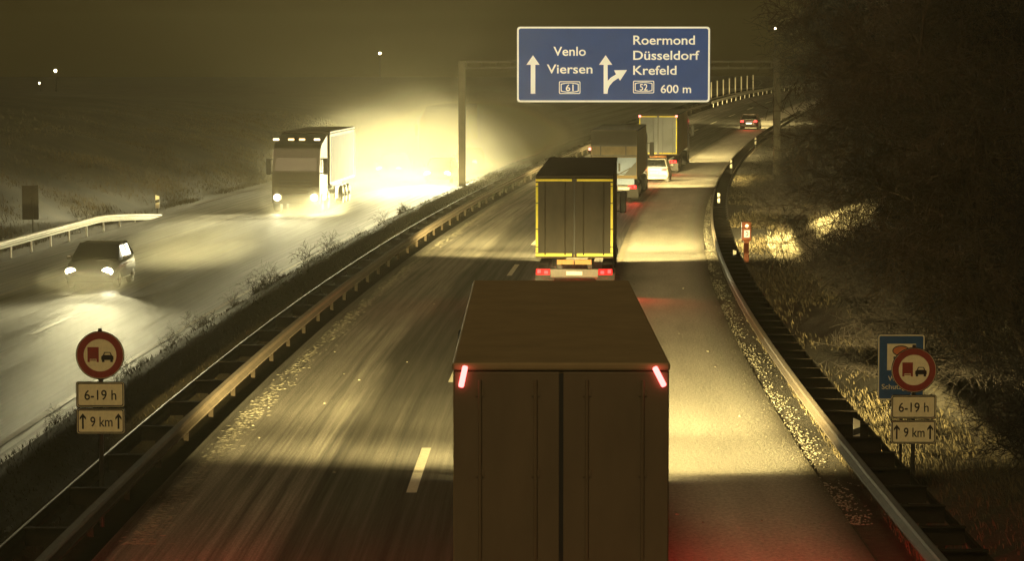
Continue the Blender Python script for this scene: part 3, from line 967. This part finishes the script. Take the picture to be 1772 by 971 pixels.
    if outline:                                   # added red lamps at the lower rear corners, unseen, to redden the road
        for s in (-1, 1):
            b = bmesh.new(); cyl(b, (s * (W/2 - .05), .05, 1.05), (s * (W/2 + .12), .02, .98), .02, seg=8); bx(b, (s * (W/2 + .13), .02, .96), (.07, .11, .10), .02); am = B("added_red_lamp", b, M['red_lens'])
            spot(am, (s * (W/2 + .24), .02, .96), 0, -12.5, outline, 104, .5, (1, .035, .03), .03, "tail_glow", .15)
    if top_lamps == 'bars':
        for s, tilt, m_ in ((-1, 12, 'red_bar'), (1, -27, 'red_bar')):
            b = bmesh.new(); bx(b, (s * (W/2 - .13), -.065, H - .16), (.065, .05, .26), .02, Matrix.Rotation(R(tilt), 3, 'Y')); B("clearance_lamp", b, M[m_])
    if top_lamps == 'corners':
        for s in (-1, 1):
            b = bmesh.new(); bx(b, (s * (W/2 - .06), -.065, H - .13), (.16, .05, .13), .025); B("clearance_lamp", b, M['red_small'])
    if top_lamps == 'left':
        b = bmesh.new(); bx(b, (-W/2 - .05, -.04, H - 1.05), (.13, .08, .15), .03); B("clearance_lamp", b, M['red_small'])
    # long sides
    if tape_side:
        for s in (-1, 1):
            b = bmesh.new()
            xo = s * (W/2 - .009)
            for z in (zb + .08, H - .22):
                bx(b, (xo, L/2, z), (.006, L - .3, .11))
            for yy in (.12, L - .12): bx(b, (xo + s * .001, yy, (zb + H) / 2 - .07), (.006, .24, H - zb - .30))
            B("contour_marking", b, M['tape'])
    # cab
    cz = 3.0 if not marker_roof else 3.25
    b = bmesh.new()
    pr = [(L + .55, .55), (FY - .02, .45), (FY, 1.4), (FY - .12, 2.1), (FY - .45, cz), (FY - .9, cz + .25), (L + .55, cz + .7)]
    a_ = [b.verts.new((-1.22, p[0], p[1])) for p in pr]; c_ = [b.verts.new((1.22, p[0], p[1])) for p in pr]
    b.faces.new(a_); b.faces.new(c_[::-1])
    for i in range(len(pr)):
        j = (i + 1) % len(pr); b.faces.new((a_[j], a_[i], c_[i], c_[j]))
    bmesh.ops.bevel(b, geom=b.edges[:], offset=.05, segments=2, affect='EDGES')
    cabo = B("cab", b, M[cab])
    b = bmesh.new()
    q = [(-1.08, FY - .095, 2.12), (1.08, FY - .095, 2.12), (1.02, FY - .40, 2.95), (-1.02, FY - .40, 2.95)]
    v1 = [b.verts.new((x, y, z)) for x, y, z in q]; v2 = [b.verts.new((x, y + .02, z + .005)) for x, y, z in q]
    b.faces.new(v1); b.faces.new(v2[::-1])
    for i in range(4): j = (i + 1) % 4; b.faces.new((v1[j], v1[i], v2[i], v2[j]))
    B("windscreen", b, M['glass'], cabo)
    b = bmesh.new()
    for k in range(5): bx(b, (0, FY + .015, .95 + k * .17), (1.7, .03, .09), .01)
    B("grille", b, M['black'], cabo)
    for s in (-1, 1):
        b = bmesh.new(); bx(b, (s * 1.225, FY - 1.15, 2.45), (.02, .9, .7), .008); B("side_window", b, M['glass'], cabo)
        b = bmesh.new(); bx(b, (s * 1.47, FY - .55, 2.35), (.26, .12, .85), .05); bx(b, (s * 1.3, FY - .5, 2.72), (.2, .05, .05)); bx(b, (s * 1.3, FY - .5, 2.0), (.2, .05, .05)); B("side_mirror", b, M['black'], cabo)
        b = bmesh.new(); bx(b, (s * .92, FY + .02, .78), (.44, .07, .26), .04); hl_ = B("headlight", b, M['rim'], cabo)
        b = bmesh.new(); bmesh.ops.create_uvsphere(b, u_segments=16, v_segments=10, radius=.10 if facing > 0 else .17, matrix=Matrix.Translation((s * .95, FY + .055, .78)) @ Matrix.Diagonal((1, .35, 1, 1)))
        B("lens", b, M['head'], hl_, True)
    if marker_roof:
        for x in (-1.05, -.28, .28, 1.05):
            b = bmesh.new(); bx(b, (x, FY - .42, cz + .47), (.30, .06, .10), .02); B("roof_lamp", b, M['amber' if abs(x) < .5 else 'red_amber'], cabo)
    if beams:
        yb = y_of(FY + .14)
        hue = BEAM if facing > 0 else WHITE_LAMP
        spot(root, (0, yb, .82), -6, -12, 40000 * beams, 162, 1.0, hue, .12, flat=.11)
        for s in (-1, 1):
            spot(root, (s * .92, yb, .82), -6 if facing > 0 else 4, -22 if facing > 0 else 0, 1600 * beams * glare, 170 if facing > 0 else 44, .8, hue, .12)
            spot(root, (s * .92, yb, .82), -3, -2.2, 80000 * beams, 124, 1.0, hue, .12, flat=.055)
        if high: spot(root, (0, yb, .95), 0, 1.2, high, 10, .5, BEAM, .12)
    return root

M['red_amber'] = lamp_mat("pale_marker_lens", (1.0, .80, .50), 4.5)

truck(33.6, .575, "brown box lorry nearest the camera, seen from behind with two red lamp bars high up", H=3.85, L=13.6, body='tarp_brown', roof='tarp_brown', door='door_brown',
      top_lamps='bars', tail_glow=.8, outline=9000, beams=1.3, high=13000, glare=.15, group="lorries on the near carriageway")
truck(94.0, 2.03, "dark lorry with bright yellow contour tape and orange plate, second from the camera", tape_rear=True, rise=.2, tail_glow=2.5, beams=1.8, high=6000, glare=1.6, group="lorries on the near carriageway")
truck(158.0, 5.57, "dark lorry with a pale blue tailgate, between the two yellow-taped lorries", kind='lift', H=3.93, top_lamps='left', tail_glow=.8, L=12.0, high=2000, glare=3, group="lorries on the near carriageway")
truck(192.0, 9.7, "farthest lorry with yellow taped grey doors under the big blue sign", tape_rear=True, door='door_blue', top_lamps='corners', H=3.95, tail_glow=.8, group="lorries on the near carriageway")
truck(147.0, XS(147) - 17.55, "oncoming lorry with four small roof lamps and a yellow framed side", facing=-1, L=10.2, H=4.05, body='side_grey', tape_side=True, marker_roof=True, rear=False,
      group="lorries on the oncoming carriageway", glare=26, beams=.36)
truck(208.0, XS(208) - 18.0, "oncoming lorry drowned in headlight glare, left of the gantry post", facing=-1, L=10.2, body='side_grey', rear=False, group="lorries on the oncoming carriageway", beams=1.8, glare=230)

def car(Y, X, label, facing=1, paint_='car_dark', lit_tail=True, head_on=True, side_glint=False, beams=1.0, group=None, one_dim=False, plate_lit=False, glare=1.0):
    root = place(Y, X, facing); root.name = "car"
    tag(root, label, "car", group)
    L, W = 4.4, 1.78
    off = 0 if facing > 0 else -L
    def B(name, b, m, parent=None, smooth=False):
        for v in b.verts: v.co.y += off
        return build(name, b, m, parent or root, smooth=smooth)
    def loft(st, closed_n):
        b = bmesh.new(); rows = []
        for y, pts in st: rows.append([b.verts.new((x, y, z)) for x, z in pts])
        n = closed_n
        for r0, r1 in zip(rows, rows[1:]):
            for i in range(n):
                j = (i + 1) % n; b.faces.new((r0[i], r0[j], r1[j], r1[i]))
        b.faces.new(rows[0]); b.faces.new(rows[-1][::-1])
        return b
    def sec(hw, z0, zs, zt, crown):
        return [(-hw*.86, z0), (hw*.86, z0), (hw, z0 + .14), (hw, zs), (hw*.93, zt), (hw*.5, zt + crown), (0, zt + crown*1.15), (-hw*.5, zt + crown), (-hw*.93, zt), (-hw, zs), (-hw, z0 + .14)]
    h = W / 2
    st = [(0, sec(h*.86, .36, .55, .80, .03)), (.10, sec(h*.95, .26, .62, .90, .04)), (.5, sec(h, .20, .70, .95, .05)), (1.2, sec(h, .18, .72, .93, .03)), (2.4, sec(h, .18, .72, .92, .03)),
          (3.1, sec(h, .18, .70, .92, .05)), (3.7, sec(h*.99, .19, .64, .82, .06)), (4.2, sec(h*.93, .22, .55, .70, .05)), (4.4, sec(h*.82, .30, .45, .58, .03))]
    b = loft(st, 11)
    B("body", b, M[paint_], smooth=True)
    def gsec(hb, ht, zb_, zt): return [(-hb, zb_), (hb, zb_), (ht, zt), (0, zt + .02), (-ht, zt)]
    b = loft([(.22, gsec(h*.90, h*.86, .90, .98)), (.75, gsec(h*.91, h*.70, .90, 1.40)), (2.3, gsec(h*.91, h*.72, .90, 1.43)), (3.25, gsec(h*.90, h*.84, .90, .96))], 5)
    B("window_glass", b, M['glass'])
    b = loft([(.70, [(-h*.72, 1.405), (h*.72, 1.405), (h*.66, 1.44), (-h*.66, 1.44)]), (1.5, [(-h*.735, 1.42), (h*.735, 1.42), (h*.66, 1.475), (-h*.66, 1.475)]), (2.35, [(-h*.73, 1.425), (h*.73, 1.425), (h*.66, 1.46), (-h*.66, 1.46)])], 4)
    B("roof", b, M[paint_])
    for s in (-1, 1):
        for (p, q) in (((s*h*.72, .74, 1.41), (s*h*.885, .22, .95)), ((s*h*.735, 2.3, 1.43), (s*h*.88, 3.24, .95)), ((s*h*.74, 1.55, 1.42), (s*h*.92, 1.5, .92))):
            b = bmesh.new(); cyl(b, p, q, .035, seg=6); B("pillar", b, M[paint_])
    for y in (.85, 3.45):
        for s in (-1, 1):
            t = wheel(root, s * (h - .11), 0, .31, .2)
            for q in [t] + list(t.children):
                for v in q.data.vertices: v.co.y += y + off
    for s in (-1, 1):
        b = bmesh.new(); bx(b, (s * (h + .08), 2.75, .98), (.18, .10, .13), .03); B("door_mirror", b, M[paint_])
        b = bmesh.new(); bx(b, (s * h * .70, .035, .80), (.28, .09, .16), .02); B("tail_light", b, M['red_hot'] if lit_tail else M['sign_red'])
        b = bmesh.new(); bx(b, (s * h * .68, 4.29, .60), (.34, .10, .13), .03); hl_ = B("headlight", b, M['rim'])
        lit = M['head'] if not (one_dim and s > 0) else M['dim_head']
        if head_on:
            b = bmesh.new(); bmesh.ops.create_uvsphere(b, u_segments=14, v_segments=8, radius=.07 if facing > 0 else .15, matrix=Matrix.Translation((s * h * .70, 4.345, .60)) @ Matrix.Diagonal((1.3, .4, .9, 1)))
            B("lens", b, lit, hl_, True)
    b = bmesh.new(); bx(b, (0, -.005, .62), (.52, .02, .11)); B("number_plate", b, M['glow_panel'] if plate_lit else M['plate'])
    b = bmesh.new(); bx(b, (0, .04, .42), (W * .84, .10, .16), .03); B("rear_bumper", b, M['dark'])
    b = bmesh.new(); bx(b, (0, 4.36, .42), (W * .55, .05, .12), .02); B("grille", b, M['black'])
    if side_glint:  # panes emit in place of headlamp reflections on the side glass
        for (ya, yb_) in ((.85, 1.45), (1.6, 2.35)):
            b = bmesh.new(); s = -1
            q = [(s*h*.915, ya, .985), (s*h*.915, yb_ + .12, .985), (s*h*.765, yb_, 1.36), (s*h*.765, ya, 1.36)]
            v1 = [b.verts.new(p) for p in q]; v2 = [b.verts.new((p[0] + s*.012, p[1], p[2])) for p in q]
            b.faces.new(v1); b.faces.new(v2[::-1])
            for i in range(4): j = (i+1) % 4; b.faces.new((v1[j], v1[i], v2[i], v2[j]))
            B("side_window", b, M['glow_panel'])
        b = bmesh.new()
        bx(b, (-h - .006, 2.0, .74), (.012, 1.9, .035)); bx(b, (-h - .004, 2.0, .30), (.012, 2.0, .03))
        B("door_trim", b, M['bumper_white'])
    if beams:
        for s in (-1, 1):
            k = .15 if (one_dim and s > 0) else 1
            yl = 4.46 + off
            hue = BEAM if facing > 0 else WHITE_LAMP
            spot(root, (s * h * .70, yl, .62), -6 if facing > 0 else 4, -30 if facing > 0 else 0, 1200 * beams * k * glare, 172 if facing > 0 else 44, 1.0, hue, .07)
            if s < 0: spot(root, (0, yl, .62), -4, -1.5, 48000 * beams, 110, 1.0, hue, .09, flat=.06)
    if lit_tail:
        spot(root, (0, -.08 + off, .80), 180, -4, 90, 170, .6, (1.0, .035, .02), .05, "tail_glow")
    return root

car(97.0, XS(97) - 17.75, "dark oncoming car with glowing painted reflections in its side windows, nearest on the left carriageway", -1, 'car_dark', side_glint=True, one_dim=True, lit_tail=False, group="oncoming cars", beams=.6, glare=24)
car(179.0, XS(179) - 14.0, "oncoming car in glare just right of the oncoming lorry", -1, 'car_grey', lit_tail=False, group="oncoming cars", beams=1.8, glare=230)
car(196.0, XS(196) - 14.3, "oncoming car in glare midway between the lorry and the gantry post", -1, 'car_silver', lit_tail=False, group="oncoming cars", beams=1.8, glare=230)
car(186.0, XS(186) - 18.0, "oncoming car following behind the oncoming lorry's box", -1, 'car_dark', lit_tail=False, group="oncoming cars", beams=1.8, glare=230)
car(180.0, 8.85, "silver car lit brightly from behind, between two lorries ahead", 1, 'car_silver', group="cars on the near carriageway")
car(270.0, 22.1, "far dark red car with two red tail lamps and white plate, alone on the bend", 1, 'car_red', plate_lit=True, beams=3.0, group="cars on the near carriageway")

# ------------------------------------------------------------------ slush, grass, scrub
rng = np.random.default_rng(5)
def lumps(name, spots_, m):
    V, F = [], []
    for (x, y, z, a, b_, c, yaw) in spots_:
        k = len(V); n = 6
        ca, sa = math.cos(yaw), math.sin(yaw)
        for (rr, zz) in ((1, 0), (.7, .75)):
            for i in range(n):
                t = 2*math.pi*i/n
                jx = a * rr * math.cos(t) * random.uniform(.7, 1.2); jy = b_ * rr * math.sin(t) * random.uniform(.7, 1.2)
                V.append((x + jx*ca - jy*sa, y + jx*sa + jy*ca, z + c * zz * random.uniform(.8, 1.1) - .01))
        V.append((x, y, z + c))
        for i in range(n):
            j = (i+1) % n
            F.append((k+i, k+j, k+n+j, k+n+i)); F.append((k+n+i, k+n+j, k+2*n))
    return tag(raw(name, V, F, m, smooth=True), kind='stuff')
sp = []
for i in range(4200):
    Y = 44 + 150 * random.random() ** 1.5
    if mnoise.noise((Y * .5, 1.3, 0)) < -.8 * random.random(): continue
    u = -8.0 + abs(random.gauss(0, .2)) * (1 if random.random() < .8 else -.4)
    s_ = random.uniform(.3, 1)
    sp.append((XS(Y) + u, Y, ZG(Y), .14 * s_, .014 * s_, .011 * s_, R(random.gauss(14, 10))))
for i in range(9000):
    Y = 46 + 120 * random.random() ** 1.3
    u = 3.2 + random.gauss(0, .26) + .25 * mnoise.noise((Y * .2, 8, 0))
    if mnoise.noise((Y * .3, u * 2, 0)) < -.5 * random.random(): continue
    s_ = random.uniform(.25, 1)
    sp.append((XS(Y) + u, Y, ZG(Y), .038 * s_, .020 * s_, .010 * s_, R(random.gauss(-20, 25))))
for i in range(70):
    Y = 46 + 120 * random.random() ** 1.4
    u = random.choice((random.uniform(.3, 2.6), random.uniform(-7.8, -5.2)))
    s_ = random.uniform(.2, .7)
    sp.append((XS(Y) + u, Y, ZG(Y), .09 * s_, .06 * s_, .05 * s_, random.random() * 3))
lumps("slush", sp, M['snow'])

def grass(name, n, fu, fy, hmin, hmax, m, keep=None):
    P = []
    while len(P) < n:
        Y = fy(); u = fu(Y)
        if keep and not keep(u, Y): continue
        P.append((XSF(Y) + u, Y, terrain(u, Y) - .02))
    P = np.array(P)
    h = rng.uniform(hmin, hmax, n); w = rng.uniform(.003, .008, n) * (1 + P[:, 1] / 120)
    th = rng.uniform(0, 2*math.pi, n); lean = rng.uniform(.2, .9, n); la = rng.normal(2.6, 1.0, n)
    dx, dy = np.cos(th) * w, np.sin(th) * w
    lx, ly = np.cos(la) * lean * h, np.sin(la) * lean * h
    V = np.zeros((n, 5, 3))
    V[:, 0] = P + np.stack([-dx, -dy, 0*h], 1); V[:, 1] = P + np.stack([dx, dy, 0*h], 1)
    mid = P + np.stack([lx*.35, ly*.35, h*.62], 1)
    V[:, 2] = mid + np.stack([dx*.7, dy*.7, 0*h], 1); V[:, 3] = mid - np.stack([dx*.7, dy*.7, 0*h], 1)
    V[:, 4] = P + np.stack([lx, ly, h*.85], 1)
    base = (np.arange(n) * 5)[:, None]
    quads = (base + np.array([0, 1, 2, 3])).tolist(); tris = (base + np.array([3, 2, 4])).tolist()
    return tag(raw(name, V.reshape(-1, 3).tolist(), quads + tris, m), kind='stuff')
patchy = lambda u, Y: mnoise.noise((u * .35, Y * .16, 4.4)) > random.uniform(-.45, .35)
grass("verge_grass", 60000, lambda Y: 3.9 + abs(random.gauss(0, 4.2)), lambda: 40 + 150 * random.random() ** 1.5, .05, .20, M['grass'], patchy)
grass("frosted_grass", 16000, lambda Y: random.gauss(8.2, 1.3), lambda: random.gauss(118, 3.6), .06, .24, M['frost'], lambda u, Y: 6.0 < u < 11.5 and mnoise.noise((u * .7, Y * .35, 2.2)) > random.uniform(-.5, .2))  # frost patch; its pale colour also carries the second lorry's headlight
grass("hillside_grass", 50000, lambda Y: -24.8 - abs(random.gauss(0, 5.5)), lambda: 95 + 150 * random.random(), .10, .30, M['grass_hill'], patchy)
grass("median_grass", 16000, lambda Y: random.uniform(-11.5, -8.9), lambda: 38 + 170 * random.random() ** 1.5, .04, .14, M['grass_dark'])

# ------------------------------------------------------------------ bare trees, bushes, weeds
def perp(d):
    a = Vector((random.gauss(0, 1), random.gauss(0, 1), random.gauss(0, 1)))
    a -= a.dot(d) * d
    return a.normalized()

def grow(segs, p, d, length, r, level, maxl, sag, kids, nseg=4):
    pts = [(p.copy(), r)]
    for i in range(nseg):
        d = (d + perp(d) * .16 + Vector((0, 0, -sag * (.3 + level * .25)))).normalized()
        p = p + d * (length / nseg)
        pts.append((p.copy(), r * (1 - .65 * (i + 1) / nseg)))
        if level < maxl and i >= (1 if level == 0 else 0):
            for k in range(kids[level]):
                q = (d * random.uniform(.35, .9) + perp(d) * random.uniform(.6, 1.0) + Vector((0, 0, .15))).normalized()
                grow(segs, p, q, length * (random.uniform(.20, .33) if level == 0 else random.uniform(.40, .64)), r * (1 - .6 * (i + 1) / nseg) * .6, level + 1, maxl, sag, kids, max(2, nseg - 1))
    segs.append((level, pts))

def tubes(segs, sides_of):
    V, F = [], []
    for level, pts in segs:
        n = sides_of(level)
        rows = []
        for k, (p, r) in enumerate(pts):
            a = pts[min(k + 1, len(pts) - 1)][0] - pts[max(k - 1, 0)][0]
            a.normalize()
            x = a.cross(Vector((.3, .5, .8))).normalized(); y = a.cross(x)
            row = []
            for i in range(n):
                t = 2*math.pi*i/n
                row.append(len(V)); V.append(tuple(p + (x * math.cos(t) + y * math.sin(t)) * max(r, .006)))
            rows.append(row)
        for r0, r1 in zip(rows, rows[1:]):
            for i in range(n):
                j = (i+1) % n; F.append((r0[i], r0[j], r1[j], r1[i]))
    return V, F

def tree_proto(seed, h, kids, lean):
    random.seed(seed)
    segs = []
    d = Vector((lean, 0, 1)).normalized()
    grow(segs, Vector((0, 0, -.3)), d, h, h * .016, 0, 4, .06, kids, 6)
    tr = [s for s in segs if s[0] == 0]; cr = [s for s in segs if s[0] > 0]
    return tubes(tr, lambda l: 8), tubes(cr, lambda l: 5 if l == 1 else 3)
protos = []
for seed, h, kids, lean in ((3, 7.0, (3, 3, 3, 2), -.12), (11, 8.2, (3, 3, 2, 3), -.2), (23, 6.0, (4, 3, 3, 2), -.05), (31, 7.4, (3, 4, 2, 3), -.28)):
    (tv, tf), (cv, cf) = tree_proto(seed, h, kids, lean)
    mt = bpy.data.meshes.new("trunk"); mt.from_pydata(tv, [], tf); mt.materials.append(M['bark'])
    mc = bpy.data.meshes.new("crown"); mc.from_pydata(cv, [], cf); mc.materials.append(M['twig'])
    protos.append((mt, mc))
random.seed(77)
tree_spots = []
for k in range(46):
    Y = 52 + k * 4.6 + random.uniform(-1.5, 1.5)
    u = 8.9 + 1.2 * random.random() + (k % 3) * 2.4 + 1.8 * sstep(95, 130, Y) + max(0, (Y - 100)) * .02
    tree_spots.append((u, Y))
TREE_WORDS = ("slender bare tree", "leaning bare tree", "dense bare tree", "spreading bare tree")
for k, (u, Y) in enumerate(tree_spots):
    if 92 < Y < 126 and u < 12.5: u += 3.2
    i = k % 4
    t = empty("bare_tree", (XSF(Y) + u, Y, terrain(u, Y)), (0, 0, random.uniform(-.6, .6)))
    sc = random.uniform(.85, 1.35); t.scale = (sc, sc, sc)
    link_mesh("trunk", protos[i][0], t); link_mesh("crown", protos[i][1], t)
    tag(t, "dark leafless tree among many on the right bank", "tree", "bare trees on the right bank")

pale = []
for i in (1, 3, 0):
    mc = protos[i][1].copy(); mc.materials.clear(); mc.materials.append(M['lit_twig']); pale.append((protos[i][0], mc))
for i, (u, Y, lab) in enumerate(((8.4, 57, "bare tree with painted-lit twigs at the right edge, nearest the camera"), (9.2, 66, "bare tree with painted-lit twigs at the right edge, just behind the nearest one"),
                                 (10.4, 84, "bare tree with painted-lit twigs on the right bank, third from the camera"))):
    t = empty("bare_tree", (XSF(Y) + u, Y, terrain(u, Y)), (0, 0, .4 * i))
    link_mesh("trunk", pale[i][0], t); link_mesh("crown", pale[i][1], t)
    tag(t, lab, "tree", "bare trees with painted-lit twigs at the right edge")

def bush_proto(seed, h, n):
    random.seed(seed)
    segs = []
    for i in range(n):
        a = random.uniform(0, 2*math.pi)
        d = Vector((math.cos(a) * random.uniform(.2, 1.1), math.sin(a) * random.uniform(.2, 1.1), 1)).normalized()
        grow(segs, Vector((random.gauss(0, .15), random.gauss(0, .15), -.1)), d, h * random.uniform(.6, 1.1), .016, 1, 3, .10, (0, 2, 2), 4)
    return tubes(segs, lambda l: 3)
bushes = []
for seed, h, n in ((5, 1.9, 26), (6, 1.5, 32), (8, 2.4, 22)):
    v, f = bush_proto(seed, h, n)
    me = bpy.data.meshes.new("bush"); me.from_pydata(v, [], f); me.materials.append(M['twig']); bushes.append(me)
random.seed(99)
for k in range(64):
    Y = 44 + 130 * (k / 64) + random.uniform(-1, 1)
    u = random.uniform(5.9, 8.0) + (k % 4) * 1.5
    if Y < 62 and u < 6.6: u += 1.2
    if 98 < Y < 126: u += 4.2
    o = link_mesh("bush", bushes[k % 3], None, (XS(Y) + u, Y, terrain(u, Y)), (0, 0, random.random() * 6))
    s_ = random.uniform(.6, 1.2); o.scale = (s_, s_, s_)
    tag(o, "dark leafless bush in the scrub at the foot of the right bank", "bush", "bare bushes on the right bank")

weeds = []
for seed, h, n in ((41, .95, 7), (42, .75, 9)):
    v, f = bush_proto(seed, h, n)
    me = bpy.data.meshes.new("dry_weed"); me.from_pydata(v, [], f); me.materials.append(M['scrub']); weeds.append(me)
random.seed(123)
for k in range(20):
    Y = 60 + 95 * (k / 20) ** 1.1 + random.uniform(-1, 1)
    u = random.uniform(-11.75, -11.1)
    o = link_mesh("dry_weed", weeds[k % 2], None, (XS(Y) + u, Y, terrain(u, Y)), (0, 0, random.random() * 6))
    s_ = random.uniform(.3, .8); o.scale = (s_, s_, s_)
    tag(o, "thin dry weed at the left edge of the dark median", "weed", "dry weeds along the median")

# ------------------------------------------------------------------ far things
def fence():
    Y0 = 332
    root = empty("railing", (XSF(Y0) - 9.4, Y0, 0))
    tag(root, "row of pale upright railing posts on the far bend, right of the big blue sign", "railing")
    for k in range(9):
        Y = Y0 + k * 5.2
        x = XSF(Y) - 10.2
        b = bmesh.new(); bx(b, (x - root.location.x, Y - Y0, ZG(Y) + 1.35), (.14, .14, 2.2)); build("post", b, M['delineator'], root)
    V, F = sweep([(-.04, .42), (.04, .42), (.04, .54), (-.04, .54)], path_at(-10.2, Y0, Y0 + 42))
    raw("bottom_rail", [(v[0] - root.location.x, v[1] - Y0, v[2]) for v in V], F, M['delineator'], root)
fence()
def far_lamp(px_, py_, Y, label, size):
    s = 5000 / Y
    x, z = (px_ - 886) / s, 7.2 - (py_ - 130) / s
    u = x - XSF(Y)
    z0 = terrain(u, Y)
    root = empty("street_lamp", (x, Y, z0))
    tag(root, label, "street lamp", "distant street lamps")
    b = bmesh.new(); cyl(b, (0, .3, -.5), (0, .3, max(z - z0, 1.0) + .25), .07, .05, 8); bx(b, (0, .1, max(z - z0, 1.0) + .22), (.12, .55, .1)); build("post", b, M['dark'], root)
    b = bmesh.new(); bmesh.ops.create_uvsphere(b, u_segments=12, v_segments=8, radius=size, matrix=Matrix.Translation((0, 0, max(z - z0, 1.0)))); build("lamp", b, M['dot'], root, smooth=True)
far_lamp(98, 122, 330, "distant street lamp, the brighter of the two at the far left", .17)
far_lamp(70, 151, 330, "distant street lamp, the fainter lower one at the far left", .10)
far_lamp(658, 92, 400, "distant street lamp high in the fog above the oncoming lorry", .18)
far_lamp(1340, 49, 340, "distant street lamp shining through bare twigs at the upper right", .15)
